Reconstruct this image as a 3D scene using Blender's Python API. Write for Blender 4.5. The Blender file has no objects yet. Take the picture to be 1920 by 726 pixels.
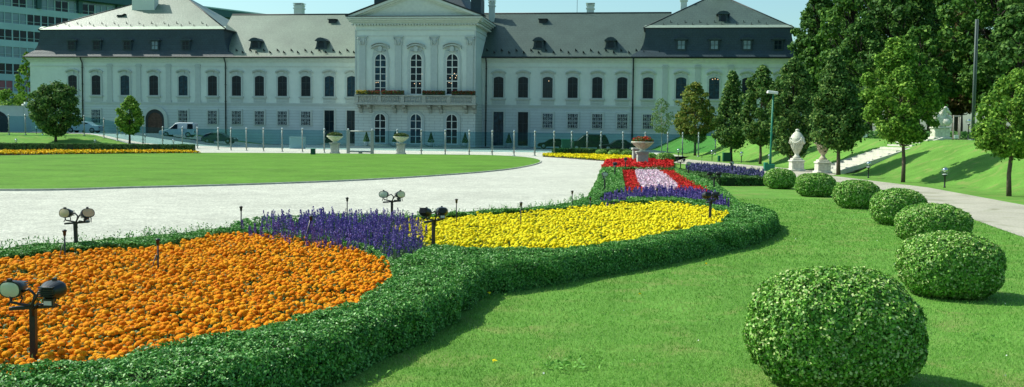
import bpy, math, numpy as np
from mathutils import Matrix, Vector, Euler
R = math.radians
rng = np.random.default_rng(7)
sc = bpy.context.scene
COL = sc.collection

# ------------------------------------------------------------------ camera
F, EYE = 1900.0, 1.9
PITCH, ROLL = math.atan(114/1900), 0.0115
cam = bpy.data.cameras.new('camera'); camo = bpy.data.objects.new('camera', cam); COL.objects.link(camo)
CM = Matrix.Rotation(R(90)-PITCH, 3, 'X') @ Matrix.Rotation(ROLL, 3, 'Z')
camo.matrix_world = Matrix.Translation((0, 0, EYE)) @ CM.to_4x4()
cam.sensor_width = 36; cam.lens = 36*F/1920; cam.clip_end = 3000; cam.clip_start = .05
sc.camera = camo
CMn = np.array(CM)
def ray(px, py): return CMn @ np.array([(px-960)/F, -(py-363)/F, -1.0])
def G(px, py, z=0.0):                       # point of a horizontal level seen at a photo position
    d = ray(px, py); t = (z-EYE)/d[2]; return (d[0]*t, d[1]*t)
def PD(px, py, dist):                       # point at a distance seen at a photo position
    d = ray(px, py); t = dist/d[1]; return (d[0]*t, dist, EYE+d[2]*t)
def poly(pts, z): return [G(a, b, z) for a, b in pts]

# ------------------------------------------------------------------ light
w = bpy.data.worlds.new('World'); sc.world = w; w.use_nodes = True
nt = w.node_tree; nt.nodes.clear()
ELEV, AZ = 48, 20
sky = nt.nodes.new('ShaderNodeTexSky'); sky.sky_type = 'NISHITA'; sky.sun_disc = False
sky.sun_elevation = R(ELEV); sky.sun_rotation = R(-(90-AZ)); sky.air_density = 1.0; sky.dust_density = 1.6; sky.ozone_density = .6
mx = nt.nodes.new('ShaderNodeMix'); mx.data_type = 'RGBA'; mx.blend_type = 'MULTIPLY'; mx.inputs[0].default_value = 1
mx.inputs[7].default_value = (.76, 1.02, .97, 1)
bg = nt.nodes.new('ShaderNodeBackground'); bg.inputs[1].default_value = .135
wo = nt.nodes.new('ShaderNodeOutputWorld')
nt.links.new(sky.outputs[0], mx.inputs[6]); nt.links.new(mx.outputs[2], bg.inputs[0]); nt.links.new(bg.outputs[0], wo.inputs[0])
sl = bpy.data.lights.new('sun', 'SUN'); sl.energy = 4.6; sl.angle = R(.5); sl.color = (1, .97, .86)
so = bpy.data.objects.new('sun', sl); COL.objects.link(so)
sd = Vector((-math.cos(R(AZ))*math.cos(R(ELEV)), math.sin(R(AZ))*math.cos(R(ELEV)), math.sin(R(ELEV))))
so.rotation_euler = sd.to_track_quat('Z', 'Y').to_euler(); so.location = (-30, 10, 60)
sc.view_settings.view_transform = 'Standard'; sc.view_settings.look = 'None'; sc.view_settings.gamma = 1
sc.view_settings.exposure = 0.32
sc.cycles.max_bounces = 6; sc.cycles.diffuse_bounces = 3; sc.cycles.transparent_max_bounces = 12
sc.cycles.transmission_bounces = 4; sc.cycles.glossy_bounces = 3

# ------------------------------------------------------------------ materials
def mat(name, col, rough=.8, metal=0, spec=.3, noise=None, bump=None, island=None, transl=0, coord='Object', extra=None):
    """noise=(scale, amount, detail); bump=(scale, strength, distance); island=[(r,g,b)...] tints per loose piece"""
    m = bpy.data.materials.new(name); m.use_nodes = True; t = m.node_tree; N = t.nodes; L = t.links
    b = N['Principled BSDF']; b.inputs['Roughness'].default_value = rough; b.inputs['Metallic'].default_value = metal
    b.inputs['Specular IOR Level'].default_value = spec
    b.inputs['Base Color'].default_value = (*col, 1); out = None
    tc = N.new('ShaderNodeTexCoord')
    if island:
        g = N.new('ShaderNodeNewGeometry'); r = N.new('ShaderNodeValToRGB'); r.color_ramp.interpolation = 'LINEAR'
        e = r.color_ramp.elements
        while len(e) < len(island): e.new(.5)
        for i, c in enumerate(island):
            e[i].position = i/(len(island)-1); e[i].color = (*c, 1)
        L.new(g.outputs['Random Per Island'], r.inputs[0]); out = r.outputs[0]
    if noise:
        for k, (s, a, dt) in enumerate(noise if isinstance(noise, list) else [noise]):
            n = N.new('ShaderNodeTexNoise'); n.inputs['Scale'].default_value = s; n.inputs['Detail'].default_value = dt
            L.new(tc.outputs[coord], n.inputs['Vector'])
            mr = N.new('ShaderNodeMapRange'); mr.inputs[1].default_value = .3; mr.inputs[2].default_value = .7
            mr.inputs[3].default_value = 1-a; mr.inputs[4].default_value = 1+a
            L.new(n.outputs[0], mr.inputs[0])
            mm = N.new('ShaderNodeMix'); mm.data_type = 'RGBA'; mm.blend_type = 'MULTIPLY'; mm.inputs[0].default_value = 1
            if out: L.new(out, mm.inputs[6])
            else: mm.inputs[6].default_value = (*col, 1)
            cb = N.new('ShaderNodeCombineColor')
            for q in range(3): L.new(mr.outputs[0], cb.inputs[q])
            L.new(cb.outputs[0], mm.inputs[7]); out = mm.outputs[2]
    if extra: out = extra(t, tc, out, b)
    if out: L.new(out, b.inputs['Base Color'])
    if bump:
        n = N.new('ShaderNodeTexNoise'); n.inputs['Scale'].default_value = bump[0]; n.inputs['Detail'].default_value = 4
        L.new(tc.outputs[coord], n.inputs['Vector'])
        bp = N.new('ShaderNodeBump'); bp.inputs['Strength'].default_value = bump[1]; bp.inputs['Distance'].default_value = bump[2]
        L.new(n.outputs[0], bp.inputs['Height']); L.new(bp.outputs[0], b.inputs['Normal'])
    if transl:
        tr = N.new('ShaderNodeBsdfTranslucent'); ms = N.new('ShaderNodeMixShader'); ms.inputs[0].default_value = transl
        if out: L.new(out, tr.inputs[0])
        else: tr.inputs[0].default_value = (*col, 1)
        L.new(b.outputs[0], ms.inputs[1]); L.new(tr.outputs[0], ms.inputs[2])
        L.new(ms.outputs[0], N['Material Output'].inputs[0])
    return m

def two_tone(c2, scale, lo=.45, hi=.6, detail=5, dist=0.0):
    def f(t, tc, out, b):
        N, L = t.nodes, t.links
        n = N.new('ShaderNodeTexNoise'); n.inputs['Scale'].default_value = scale; n.inputs['Detail'].default_value = detail
        n.inputs['Distortion'].default_value = dist
        L.new(tc.outputs['Object'], n.inputs['Vector'])
        mr = N.new('ShaderNodeMapRange'); mr.inputs[1].default_value = lo; mr.inputs[2].default_value = hi
        L.new(n.outputs[0], mr.inputs[0])
        mm = N.new('ShaderNodeMix'); mm.data_type = 'RGBA'; L.new(mr.outputs[0], mm.inputs[0])
        if out: L.new(out, mm.inputs[6])
        else: mm.inputs[6].default_value = b.inputs['Base Color'].default_value
        mm.inputs[7].default_value = (*c2, 1); return mm.outputs[2]
    return f
def joints(dz, amount, brick=None):           # horizontal rustication grooves (and staggered joints)
    def f(t, tc, out, b):
        N, L = t.nodes, t.links
        sp = N.new('ShaderNodeSeparateXYZ'); L.new(tc.outputs['Object'], sp.inputs[0])
        cb = N.new('ShaderNodeCombineXYZ'); L.new(sp.outputs[0], cb.inputs[0]); L.new(sp.outputs[2], cb.inputs[1])
        bk = N.new('ShaderNodeTexBrick'); L.new(cb.outputs[0], bk.inputs['Vector'])
        bk.inputs['Scale'].default_value = 1; bk.inputs['Brick Width'].default_value = brick or 400
        bk.inputs['Row Height'].default_value = dz; bk.inputs['Mortar Size'].default_value = .022
        bk.inputs['Mortar Smooth'].default_value = .3
        bk.inputs['Color1'].default_value = (1, 1, 1, 1); bk.inputs['Color2'].default_value = (.93, .94, .95, 1)
        bk.inputs['Mortar'].default_value = (amount, amount, amount, 1)
        mm = N.new('ShaderNodeMix'); mm.data_type = 'RGBA'; mm.blend_type = 'MULTIPLY'; mm.inputs[0].default_value = 1
        L.new(out, mm.inputs[6]) if out else None
        if not out: mm.inputs[6].default_value = b.inputs['Base Color'].default_value
        L.new(bk.outputs[0], mm.inputs[7]); return mm.outputs[2]
    return f

M = {}
M['lawn'] = mat('lawn_grass', (.122, .275, .045), .9, spec=.1, noise=[(1.3, .16, 5), (26, .22, 6), (.25, .1, 3)], bump=(60, .8, .03),
                extra=two_tone((.22, .27, .08), 1.6, .52, .74, 8, .6))
M['lawnfar'] = mat('lawn_grass_clipped', (.098, .225, .026), .9, spec=.1, noise=[(.35, .18, 6), (9, .2, 6), (1.7, .1, 5)], bump=(40, .7, .03),
                   extra=two_tone((.14, .23, .05), 1.1, .56, .8, 8))
M['gravel'] = mat('pale_gravel', (.50, .505, .43), .95, spec=.1, noise=[(.28, .09, 5), (14, .30, 6), (48, .3, 3), (2.2, .12, 6)], bump=(38, 1.0, .03),
                  extra=two_tone((.36, .36, .30), 3.1, .62, .74, 9, 1.2))
M['path'] = mat('path_gravel', (.43, .41, .33), .95, spec=.1, noise=[(.6, .12, 6), (20, .18, 6)], bump=(40, 1, .03),
                extra=two_tone((.25, .26, .17), .9, .55, .75, 8, .5))
M['asphalt'] = mat('driveway_asphalt', (.06, .085, .095), .85, noise=(3, .12, 5))
M['soil'] = mat('dark_soil', (.045, .032, .02), .95, noise=(12, .3, 4), bump=(20, .8, .04))
M['wall'] = mat('palace_render', (.62, .69, .63), .85, spec=.2, noise=[(.5, .06, 6), (.09, .06, 4), (3, .03, 5)])
M['rust'] = mat('palace_rusticated_render', (.52, .59, .58), .85, spec=.2, noise=[(.6, .05, 5), (5, .03, 3)], extra=joints(.37, .66))
M['rust2'] = mat('palace_rusticated_ashlar', (.62, .67, .61), .85, spec=.2, noise=[(.6, .05, 5), (5, .03, 3)], extra=joints(.36, .55, 1.4))
M['trim'] = mat('palace_trim', (.47, .53, .50), .8, spec=.2, noise=(3, .05, 4))
M['cornice'] = mat('palace_cornice', (.58, .63, .57), .8, spec=.2, noise=(3, .06, 4))
M['stone'] = mat('weathered_stone', (.42, .43, .37), .85, noise=[(6, .18, 6), (1.5, .1, 3)], bump=(30, .5, .02))
M['palestone'] = mat('pale_carved_stone', (.60, .60, .49), .85, noise=[(9, .2, 6), (2, .1, 3)], bump=(25, .6, .02))
M['tanstone'] = mat('tan_carved_stone', (.50, .43, .32), .85, noise=[(9, .2, 6), (2, .12, 3)], bump=(25, .6, .02))
M['slate'] = mat('roof_slate', (.062, .10, .082), .48, spec=.5, noise=[(.45, .13, 6), (6, .18, 5)], bump=(9, .5, .05), extra=joints(.3, .8, .45))
M['slatepale'] = mat('roof_slate_pale', (.165, .215, .155), .42, spec=.55, noise=[(.3, .16, 6), (6, .15, 5)], bump=(9, .45, .05), extra=joints(.3, .84, .45))
M['copper'] = mat('roof_edge_metal', (.30, .38, .30), .45, metal=.3, noise=(4, .1, 3))
M['mansard'] = mat('mansard_slate', (.028, .055, .068), .6, spec=.4, noise=[(.8, .12, 5), (9, .2, 4)], bump=(8, .6, .05), extra=joints(.28, .75, .4))
M['gutter'] = mat('dark_gutter', (.02, .028, .032), .5)
M['glass'] = mat('dark_window_glass', (.003, .013, .022), .1, spec=.22, noise=(1.4, .5, 3))
M['glassc'] = mat('window_glass_with_curtain', (.012, .04, .06), .25, spec=.2, noise=(2.4, .7, 3))
M['glassd'] = mat('window_glass_reflecting', (.004, .02, .03), .1, spec=.35, noise=(1.4, .5, 3))
M['glassb'] = mat('blue_grey_window_glass', (.14, .22, .26), .1, spec=.5, noise=(1.4, .3, 3))
M['frame_dark'] = mat('dark_window_frame', (.03, .05, .055), .6)
M['frame_white'] = mat('white_window_frame', (.72, .76, .70), .6)
M['grille'] = mat('wrought_iron_grille', (.42, .50, .50), .6)
M['arch_dark'] = mat('shaded_brick_passage', (.10, .06, .045), .9, noise=(3, .3, 5), extra=joints(.3, .7, .6))
M['black'] = mat('black_painted_metal', (.012, .013, .016), .38, spec=.5, noise=(20, .2, 3))
M['lens'] = mat('floodlight_glass', (.50, .55, .40), .18, spec=.6, noise=(8, .12, 3))
M['reflector'] = mat('ribbed_reflector', (.60, .62, .50), .3, metal=.6)
M['rustyglass'] = mat('amber_floodlight_glass', (.50, .42, .24), .2, spec=.6)
M['label'] = mat('silver_sticker', (.6, .62, .6), .4)
M['steel'] = mat('brushed_steel', (.26, .30, .27), .5, metal=.3, noise=(10, .1, 3))
M['pole'] = mat('dull_grey_steel', (.10, .13, .12), .6)
M['chrome'] = mat('polished_steel', (.85, .87, .88), .06, metal=1)
M['green'] = mat('green_painted_metal', (.01, .17, .10), .45, noise=(6, .15, 3))
M['dgreen'] = mat('dark_green_box', (.012, .08, .05), .5)
M['white'] = mat('white_paint', (.74, .76, .72), .5)
M['carwhite'] = mat('white_car_paint', (.50, .56, .57), .25, spec=.6)
M['cardark'] = mat('dark_blue_car_paint', (.012, .025, .045), .35, spec=.25)
M['carblack'] = mat('black_car_paint', (.006, .008, .01), .4, spec=.2)
M['tyre'] = mat('black_rubber', (.015, .015, .015), .9)
M['bark'] = mat('brown_bark', (.12, .09, .065), .95, noise=(9, .3, 5), bump=(14, 1, .04))
M['barkd'] = mat('dark_bark', (.05, .042, .035), .95, noise=(9, .3, 5), bump=(14, 1, .04))
M['wood'] = mat('grey_timber', (.35, .33, .27), .8, noise=(6, .15, 4))
M['step'] = mat('pale_stair_stone', (.52, .52, .44), .85, noise=(4, .12, 5))
M['concrete'] = mat('office_concrete', (.34, .50, .56), .8, noise=(.3, .08, 4))
M['office_glass'] = mat('office_glass', (.13, .25, .33), .15, spec=.6, noise=(.15, .5, 2))
M['office_red'] = mat('office_blind_red', (.30, .10, .13), .6)
M['office_roof'] = mat('office_roof_metal', (.04, .11, .13), .6)
M['boxwood'] = mat('boxwood_leaf', (.08, .14, .02), .5, spec=.3, transl=.13,
                   island=[(.04, .14, .014), (.09, .27, .025), (.16, .40, .045), (.28, .52, .08), (.60, .66, .30)])
M['hedge'] = mat('privet_leaf', (.04, .12, .02), .46, spec=.32, transl=.12,
                 island=[(.024, .105, .014), (.058, .235, .03), (.12, .37, .055), (.30, .54, .16)])
M['hedgefar'] = mat('far_hedge_leaf', (.04, .12, .02), .6, spec=.15, transl=.2,
                 island=[(.03, .09, .025), (.05, .14, .035), (.09, .2, .05), (.13, .26, .07)])
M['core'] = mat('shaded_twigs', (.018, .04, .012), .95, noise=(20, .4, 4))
M['bedleaf'] = mat('bedding_leaf', (.06, .14, .03), .6, transl=.2,
                   island=[(.03, .09, .015), (.06, .15, .03), (.11, .22, .055)])
M['salvialeaf'] = mat('salvia_leaf', (.08, .16, .05), .6, transl=.2,
                   island=[(.05, .12, .03), (.09, .19, .06), (.17, .28, .12)])
M['orange'] = mat('orange_petals', (.8, .22, .01), .8, spec=.1, noise=(90, .25, 2), transl=.12, bump=(160, 1, .01),
                  island=[(.76, .20, .004), (.88, .31, .006), (.93, .42, .014)])
M['yellow'] = mat('yellow_petals', (.85, .72, .01), .8, spec=.1, noise=(90, .2, 2), transl=.12, bump=(160, 1, .01),
                  island=[(.78, .60, .008), (.86, .73, .012), (.88, .80, .03)])
M['ygold'] = mat('golden_petals', (.8, .5, .01), .8, spec=.1, island=[(.78, .36, .008), (.8, .55, .012), (.7, .55, .03)])
M['violet'] = mat('violet_florets', (.1, .05, .4), .75, spec=.15, transl=.1,
                  island=[(.06, .04, .20), (.13, .09, .36), (.27, .21, .50)])
M['violetfar'] = mat('violet_grey_florets', (.15, .12, .35), .75, spec=.15, island=[(.10, .09, .24), (.16, .14, .34), (.12, .16, .14)])
M['red'] = mat('red_petals', (.7, .02, .02), .75, spec=.15, transl=.12, island=[(.42, .008, .012), (.66, .015, .02), (.72, .05, .03)])
M['darkred'] = mat('geranium_petals', (.3, .01, .02), .75, spec=.1, island=[(.12, .006, .01), (.26, .012, .02), (.40, .03, .02)])
M['pink'] = mat('pink_petals', (.8, .4, .5), .75, spec=.15, transl=.1, island=[(.68, .36, .50), (.84, .60, .71), (.88, .78, .83)])
def leafmat(n, a, b, c, d=None, tr=.28):
    a, b, c, d = [tuple(v*1.45 for v in q) if q else q for q in (a, b, c, d)]
    return mat(n, a, .62, spec=.14, transl=tr, island=[a, b, c] + ([d] if d else []))
M['maple'] = leafmat('maple_leaf', (.028, .08, .010), (.06, .15, .016), (.13, .25, .03), (.25, .38, .06))
M['linden'] = leafmat('linden_leaf', (.016, .05, .012), (.035, .095, .018), (.065, .14, .028), (.17, .24, .06))
M['autumn'] = leafmat('yellowing_leaf', (.035, .08, .012), (.07, .12, .02), (.13, .18, .03), (.26, .24, .05))
M['chestnut'] = leafmat('chestnut_leaf', (.015, .046, .010), (.030, .085, .016), (.06, .135, .026), (.11, .20, .04))
M['chestnut2'] = leafmat('chestnut_leaf_bright', (.016, .055, .010), (.035, .10, .016), (.07, .16, .024), (.15, .26, .045))
M['rusty'] = leafmat('rusty_leaf', (.03, .05, .012), (.07, .07, .022), (.13, .085, .035), (.04, .09, .02))
M['pale'] = leafmat('birch_leaf', (.06, .12, .035), (.09, .16, .05), (.13, .22, .08))
M['ivy'] = leafmat('ground_ivy', (.03, .09, .02), (.05, .13, .03), (.08, .18, .05))
M['blade'] = mat('grass_blade', (.09, .2, .03), .7, spec=.1, transl=.45, island=[(.13, .31, .045), (.19, .43, .07), (.30, .50, .12)], noise=[(1.1, .16, 5), (.3, .10, 3)], extra=two_tone((.36, .46, .15), 1.3, .54, .76, 7))

M['clover'] = mat('clover_leaf', (.1, .3, .04), .6, transl=.2, island=[(.10, .30, .04), (.18, .42, .06)])
def glass_panel():
    m = bpy.data.materials.new('tinted_glass'); m.use_nodes = True; t = m.node_tree; N = t.nodes; L = t.links
    N.remove(N['Principled BSDF'])
    tr = N.new('ShaderNodeBsdfTransparent'); tr.inputs[0].default_value = (.66, .82, .85, 1)
    gl = N.new('ShaderNodeBsdfGlossy'); gl.inputs['Roughness'].default_value = .03; gl.inputs[0].default_value = (.35, .62, .95, 1)
    lw = N.new('ShaderNodeLayerWeight'); lw.inputs[0].default_value = .5; pw = N.new('ShaderNodeMath'); pw.operation = 'POWER'; L.new(lw.outputs['Facing'], pw.inputs[0]); pw.inputs[1].default_value = 4; fr = N.new('ShaderNodeMath'); fr.operation = 'MULTIPLY_ADD'; L.new(pw.outputs[0], fr.inputs[0]); fr.inputs[1].default_value = .5; fr.inputs[2].default_value = .025
    ms = N.new('ShaderNodeMixShader'); L.new(fr.outputs[0], ms.inputs[0]); L.new(tr.outputs[0], ms.inputs[1]); L.new(gl.outputs[0], ms.inputs[2])
    L.new(ms.outputs[0], N['Material Output'].inputs[0]); return m
M['panel'] = glass_panel()
def globe_glass():
    m = bpy.data.materials.new('clear_globe_glass'); m.use_nodes = True; t = m.node_tree; N = t.nodes; L = t.links
    N.remove(N['Principled BSDF'])
    tr = N.new('ShaderNodeBsdfTransparent'); tr.inputs[0].default_value = (.86, .88, .88, 1)
    gl = N.new('ShaderNodeBsdfGlossy'); gl.inputs['Roughness'].default_value = .02
    lw = N.new('ShaderNodeLayerWeight'); lw.inputs[0].default_value = .5; pw = N.new('ShaderNodeMath'); pw.operation = 'POWER'; L.new(lw.outputs['Facing'], pw.inputs[0]); pw.inputs[1].default_value = 4; fr = N.new('ShaderNodeMath'); fr.operation = 'MULTIPLY_ADD'; L.new(pw.outputs[0], fr.inputs[0]); fr.inputs[1].default_value = .6; fr.inputs[2].default_value = .05
    ms = N.new('ShaderNodeMixShader'); L.new(fr.outputs[0], ms.inputs[0]); L.new(tr.outputs[0], ms.inputs[1]); L.new(gl.outputs[0], ms.inputs[2])
    L.new(ms.outputs[0], N['Material Output'].inputs[0]); return m
M['globe'] = globe_glass()
def chandelier():
    m = bpy.data.materials.new('lit_bulbs'); m.use_nodes = True; b = m.node_tree.nodes['Principled BSDF']
    b.inputs['Emission Color'].default_value = (1, .62, .28, 1); b.inputs['Emission Strength'].default_value = 1.3; return m
M['bulb'] = chandelier()

# ------------------------------------------------------------------ mesh helpers
class MB:
    def __init__(s): s.v = []; s.f = []; s.sm = []
    def add(s, vs, fs, smooth=False):
        o = len(s.v); s.v += [tuple(p) for p in vs]; s.f += [tuple(i+o for i in f) for f in fs]; s.sm += [smooth]*len(fs); return s
    def box(s, x0, x1, y0, y1, z0, z1):
        return s.add([(x0, y0, z0), (x1, y0, z0), (x1, y1, z0), (x0, y1, z0), (x0, y0, z1), (x1, y0, z1), (x1, y1, z1), (x0, y1, z1)],
                     [(0, 3, 2, 1), (4, 5, 6, 7), (0, 1, 5, 4), (1, 2, 6, 5), (2, 3, 7, 6), (3, 0, 4, 7)])
    def bbox(s, x0, x1, y0, y1, z0, z1, b=.02):        # box with chamfered vertical edges and top
        pl = lambda i: [(x0+i+b, y0+i), (x1-i-b, y0+i), (x1-i, y0+i+b), (x1-i, y1-i-b), (x1-i-b, y1-i), (x0+i+b, y1-i), (x0+i, y1-i-b), (x0+i, y0+i+b)]
        rings = [(0, z0), (0, z1-b), (b, z1)]
        vs = [(x, y, z) for i, z in rings for x, y in pl(i)]
        fs = [tuple(range(7, -1, -1)), tuple(range(16, 24))]
        for k in range(2): fs += [(k*8+i, k*8+(i+1) % 8, k*8+8+(i+1) % 8, k*8+8+i) for i in range(8)]
        return s.add(vs, fs)
    def prism(s, out, y0, y1):                 # outline in x-z, extruded along y
        n = len(out); vs = [(x, y0, z) for x, z in out] + [(x, y1, z) for x, z in out]
        return s.add(vs, [tuple(range(n)), tuple(range(2*n-1, n-1, -1))] + [(i, i+n, (i+1) % n+n, (i+1) % n) for i in range(n)])
    def ring(s, outer, inner, y0, y1):         # frame between two outlines with equal counts
        n = len(outer); vs = [(x, y0, z) for x, z in outer] + [(x, y0, z) for x, z in inner] + [(x, y1, z) for x, z in outer] + [(x, y1, z) for x, z in inner]
        fs = []
        for i in range(n):
            j = (i+1) % n; fs += [(i, j, n+j, n+i), (2*n+i, 3*n+i, 3*n+j, 2*n+j), (i, 2*n+i, 2*n+j, j), (n+i, n+j, 3*n+j, 3*n+i)]
        return s.add(vs, fs)
    def slab(s, out, z0, z1):                  # outline in x-y extruded up
        n = len(out); vs = [(x, y, z0) for x, y in out] + [(x, y, z1) for x, y in out]
        return s.add(vs, [tuple(range(n-1, -1, -1)), tuple(range(n, 2*n))] + [(i, (i+1) % n, (i+1) % n+n, i+n) for i in range(n)])
    def tube(s, pts, r, n=8, caps=True, smooth=True):
        pts = [Vector(p) for p in pts]; rs = r if hasattr(r, '__len__') else [r]*len(pts); vs = []
        up = Vector((0, 0, 1))
        d0 = (pts[1]-pts[0]).normalized(); a = d0.cross(up if abs(d0.z) < .9 else Vector((1, 0, 0))).normalized()
        for i, p in enumerate(pts):
            d = (pts[min(i+1, len(pts)-1)]-pts[max(i-1, 0)]).normalized()
            a = (a - d*a.dot(d)).normalized(); b = d.cross(a)
            vs += [tuple(p+(a*math.cos(2*math.pi*k/n)+b*math.sin(2*math.pi*k/n))*rs[i]) for k in range(n)]
        fs = [(i*n+k, i*n+(k+1) % n, (i+1)*n+(k+1) % n, (i+1)*n+k) for i in range(len(pts)-1) for k in range(n)]
        if caps: fs += [tuple(range(n-1, -1, -1)), tuple(range((len(pts)-1)*n, len(pts)*n))]
        return s.add(vs, fs, smooth)
    def lathe(s, prof, n=20, c=(0, 0, 0), sx=1, sy=1, smooth=True):
        vs = [(c[0]+r*math.cos(2*math.pi*k/n)*sx, c[1]+r*math.sin(2*math.pi*k/n)*sy, c[2]+z) for r, z in prof for k in range(n)]
        fs = [(i*n+k, i*n+(k+1) % n, (i+1)*n+(k+1) % n, (i+1)*n+k) for i in range(len(prof)-1) for k in range(n)]
        fs += [tuple(range(n-1, -1, -1)), tuple(range((len(prof)-1)*n, len(prof)*n))]
        return s.add(vs, fs, smooth)
    def xform(s, mtx, start=0):
        for i in range(start, len(s.v)): s.v[i] = tuple(mtx @ Vector(s.v[i]))
        return s
    def mesh(s, name, m):
        me = bpy.data.meshes.new(name); me.from_pydata(s.v, [], s.f); me.materials.append(m)
        me.polygons.foreach_set('use_smooth', s.sm); me.validate(); me.update(); return me
    def build(s, name, m, parent=None, loc=None):
        return link(name, s.mesh(name, m), parent, loc)
def link(name, me, parent=None, loc=None):
    o = bpy.data.objects.new(name, me); COL.objects.link(o)
    if parent: o.parent = parent
    if loc is not None: o.location = loc
    return o
def tag(o, label=None, cat=None, group=None, kind=None):
    if label: o['label'] = label
    if cat: o['category'] = cat
    if group: o['group'] = group
    if kind: o['kind'] = kind
    return o
def thing(name, label, cat, loc=(0, 0, 0), rz=0, group=None):
    o = bpy.data.objects.new(name, None); COL.objects.link(o); o.location = loc; o.rotation_euler = (0, 0, rz)
    o.empty_display_size = .2
    return tag(o, label, cat, group)
def copy_tree(o, parent=None, loc=None, rz=None, label=None, kids=None):
    c = o.copy(); COL.objects.link(c)
    if parent: c.parent = parent
    if loc is not None: c.location = loc
    if rz is not None: c.rotation_euler = (0, 0, rz)
    if label: c['label'] = label
    for ch in [x for x in bpy.data.objects if x.parent == o]: copy_tree(ch, c)
    return c
def qmesh(name, V, Q, m, smooth=False):        # fast mesh from numpy quads / triangles
    me = bpy.data.meshes.new(name); k = Q.shape[1]
    me.vertices.add(len(V)); me.vertices.foreach_set('co', V.astype(np.float32).ravel())
    me.loops.add(Q.size); me.loops.foreach_set('vertex_index', Q.astype(np.int32).ravel())
    me.polygons.add(len(Q)); me.polygons.foreach_set('loop_start', np.arange(0, Q.size, k, dtype=np.int32))
    me.polygons.foreach_set('loop_total', np.full(len(Q), k, dtype=np.int32))
    me.materials.append(m)
    me.update(calc_edges=True)
    if smooth: me.polygons.foreach_set('use_smooth', np.ones(len(Q), bool))
    return me
def unit(a): return a/np.maximum(np.linalg.norm(a, axis=1, keepdims=True), 1e-9)
def leaves(P, Nn, L, ratio=.5, jit=.7, fold=.12, droop=0):
    """one folded rhombic leaf for each point"""
    n = len(P); L = np.broadcast_to(np.asarray(L, float), (n,))[:, None]*rng.uniform(.7, 1.25, (n, 1))
    Nn = unit(Nn+rng.normal(0, jit, (n, 3))); T = rng.normal(0, 1, (n, 3)); T[:, 2] -= droop
    T = unit(T-Nn*(T*Nn).sum(1, keepdims=True)); B = np.cross(Nn, T)
    V = np.stack([P-T*L*.5, P+B*L*ratio*.5+Nn*L*fold, P+T*L*.5, P-B*L*ratio*.5+Nn*L*fold], 1).reshape(-1, 3)
    return V, np.arange(4*n).reshape(n, 4)
def lump(P, seed, freq, amp):
    r = np.random.default_rng(seed); s = 0
    for k in range(5):
        d = r.normal(0, 1, 3); s = s+np.sin(P@d*freq*r.uniform(.6, 1.6)+r.uniform(0, 6.3))
    return s/5*amp
def inside(P, pg):
    x, y = P[:, 0], P[:, 1]; c = np.zeros(len(P), bool); n = len(pg)
    for i in range(n):
        x0, y0 = pg[i]; x1, y1 = pg[(i+1) % n]
        if y0 == y1: continue
        c ^= ((y0 > y) != (y1 > y)) & (x < (x1-x0)*(y-y0)/(y1-y0)+x0)
    return c
def area(pg):
    a = 0
    for i in range(len(pg)):
        x0, y0 = pg[i]; x1, y1 = pg[(i+1) % len(pg)]; a += x0*y1-x1*y0
    return abs(a)/2
def scatter(pg, n):
    pg = np.array(pg); lo, hi = pg.min(0), pg.max(0); out = np.zeros((0, 2))
    dens = n/area(pg); tot = int(dens*np.prod(hi-lo))
    P = rng.uniform(lo, hi, (tot, 2)); return P[inside(P, pg)]

# ------------------------------------------------------------------ terrain
TZ = 1.78
def ss(a, b, x):
    t = np.clip((x-a)/(b-a), 0, 1); return t*t*(3-2*t)
def bankprof(x, a=17.0, b=21.5):
    t = np.clip((x-a)/(b-a), 0, 1); return np.where(t < .15, t*t/.3, np.where(t > .85, .85+.075-.075+((1-.85)-(1-t))*1-( (t-.85)**2)/.3, t-.075))/.925*1.0
def bank(x):
    t = np.clip((x-17.0)/4.5, 0, 1)
    return np.interp(t, [0, .1, .2, .5, .8, .9, 1], [0, .04, .14, .5, .86, .96, 1])*TZ
def terrain(x, y):
    x = np.asarray(x, float); y = np.asarray(y, float)
    z = bank(x)
    z = z + 1.25*ss(98.5, 108, y)*ss(31, 45, -x)*(1-ss(140, 170, y)*0)
    return z
xs = np.unique(np.concatenate([np.linspace(-900, -60, 15), np.linspace(-60, -28, 33), np.linspace(-28, 14, 40), np.linspace(14, 24, 61), np.linspace(24, 60, 19), np.linspace(60, 900, 15)]))
ys = np.unique(np.concatenate([np.linspace(-60, 0, 7), np.linspace(0, 60, 61), np.linspace(60, 125, 90), np.linspace(125, 300, 20), np.linspace(300, 2500, 10)]))
X, Y = np.meshgrid(xs, ys); Z = terrain(X, Y)+np.where(X > 22, 0, 0)
Z = Z + np.where((X > 17.3) & (X < 60), .012*np.sin(X*1.3+Y*.35)*np.sin(Y*.21), 0)
V = np.stack([X.ravel(), Y.ravel(), Z.ravel()], 1); nx = len(xs)
I = np.arange(len(V)).reshape(Y.shape)
Q = np.stack([I[:-1, :-1].ravel(), I[:-1, 1:].ravel(), I[1:, 1:].ravel(), I[1:, :-1].ravel()], 1)
tag(link('ground', qmesh('ground', V, Q, M['lawn'], True)), kind='structure')

def sheet(name, pts, z, m):
    b = MB(); b.add([(x, y, z) for x, y in pts], [tuple(range(len(pts)))])
    me = b.mesh(name, m); o = link(name, me)
    if me.polygons and me.polygons[0].normal.z < 0: me.flip_normals()
    return tag(o, kind='structure')

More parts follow.
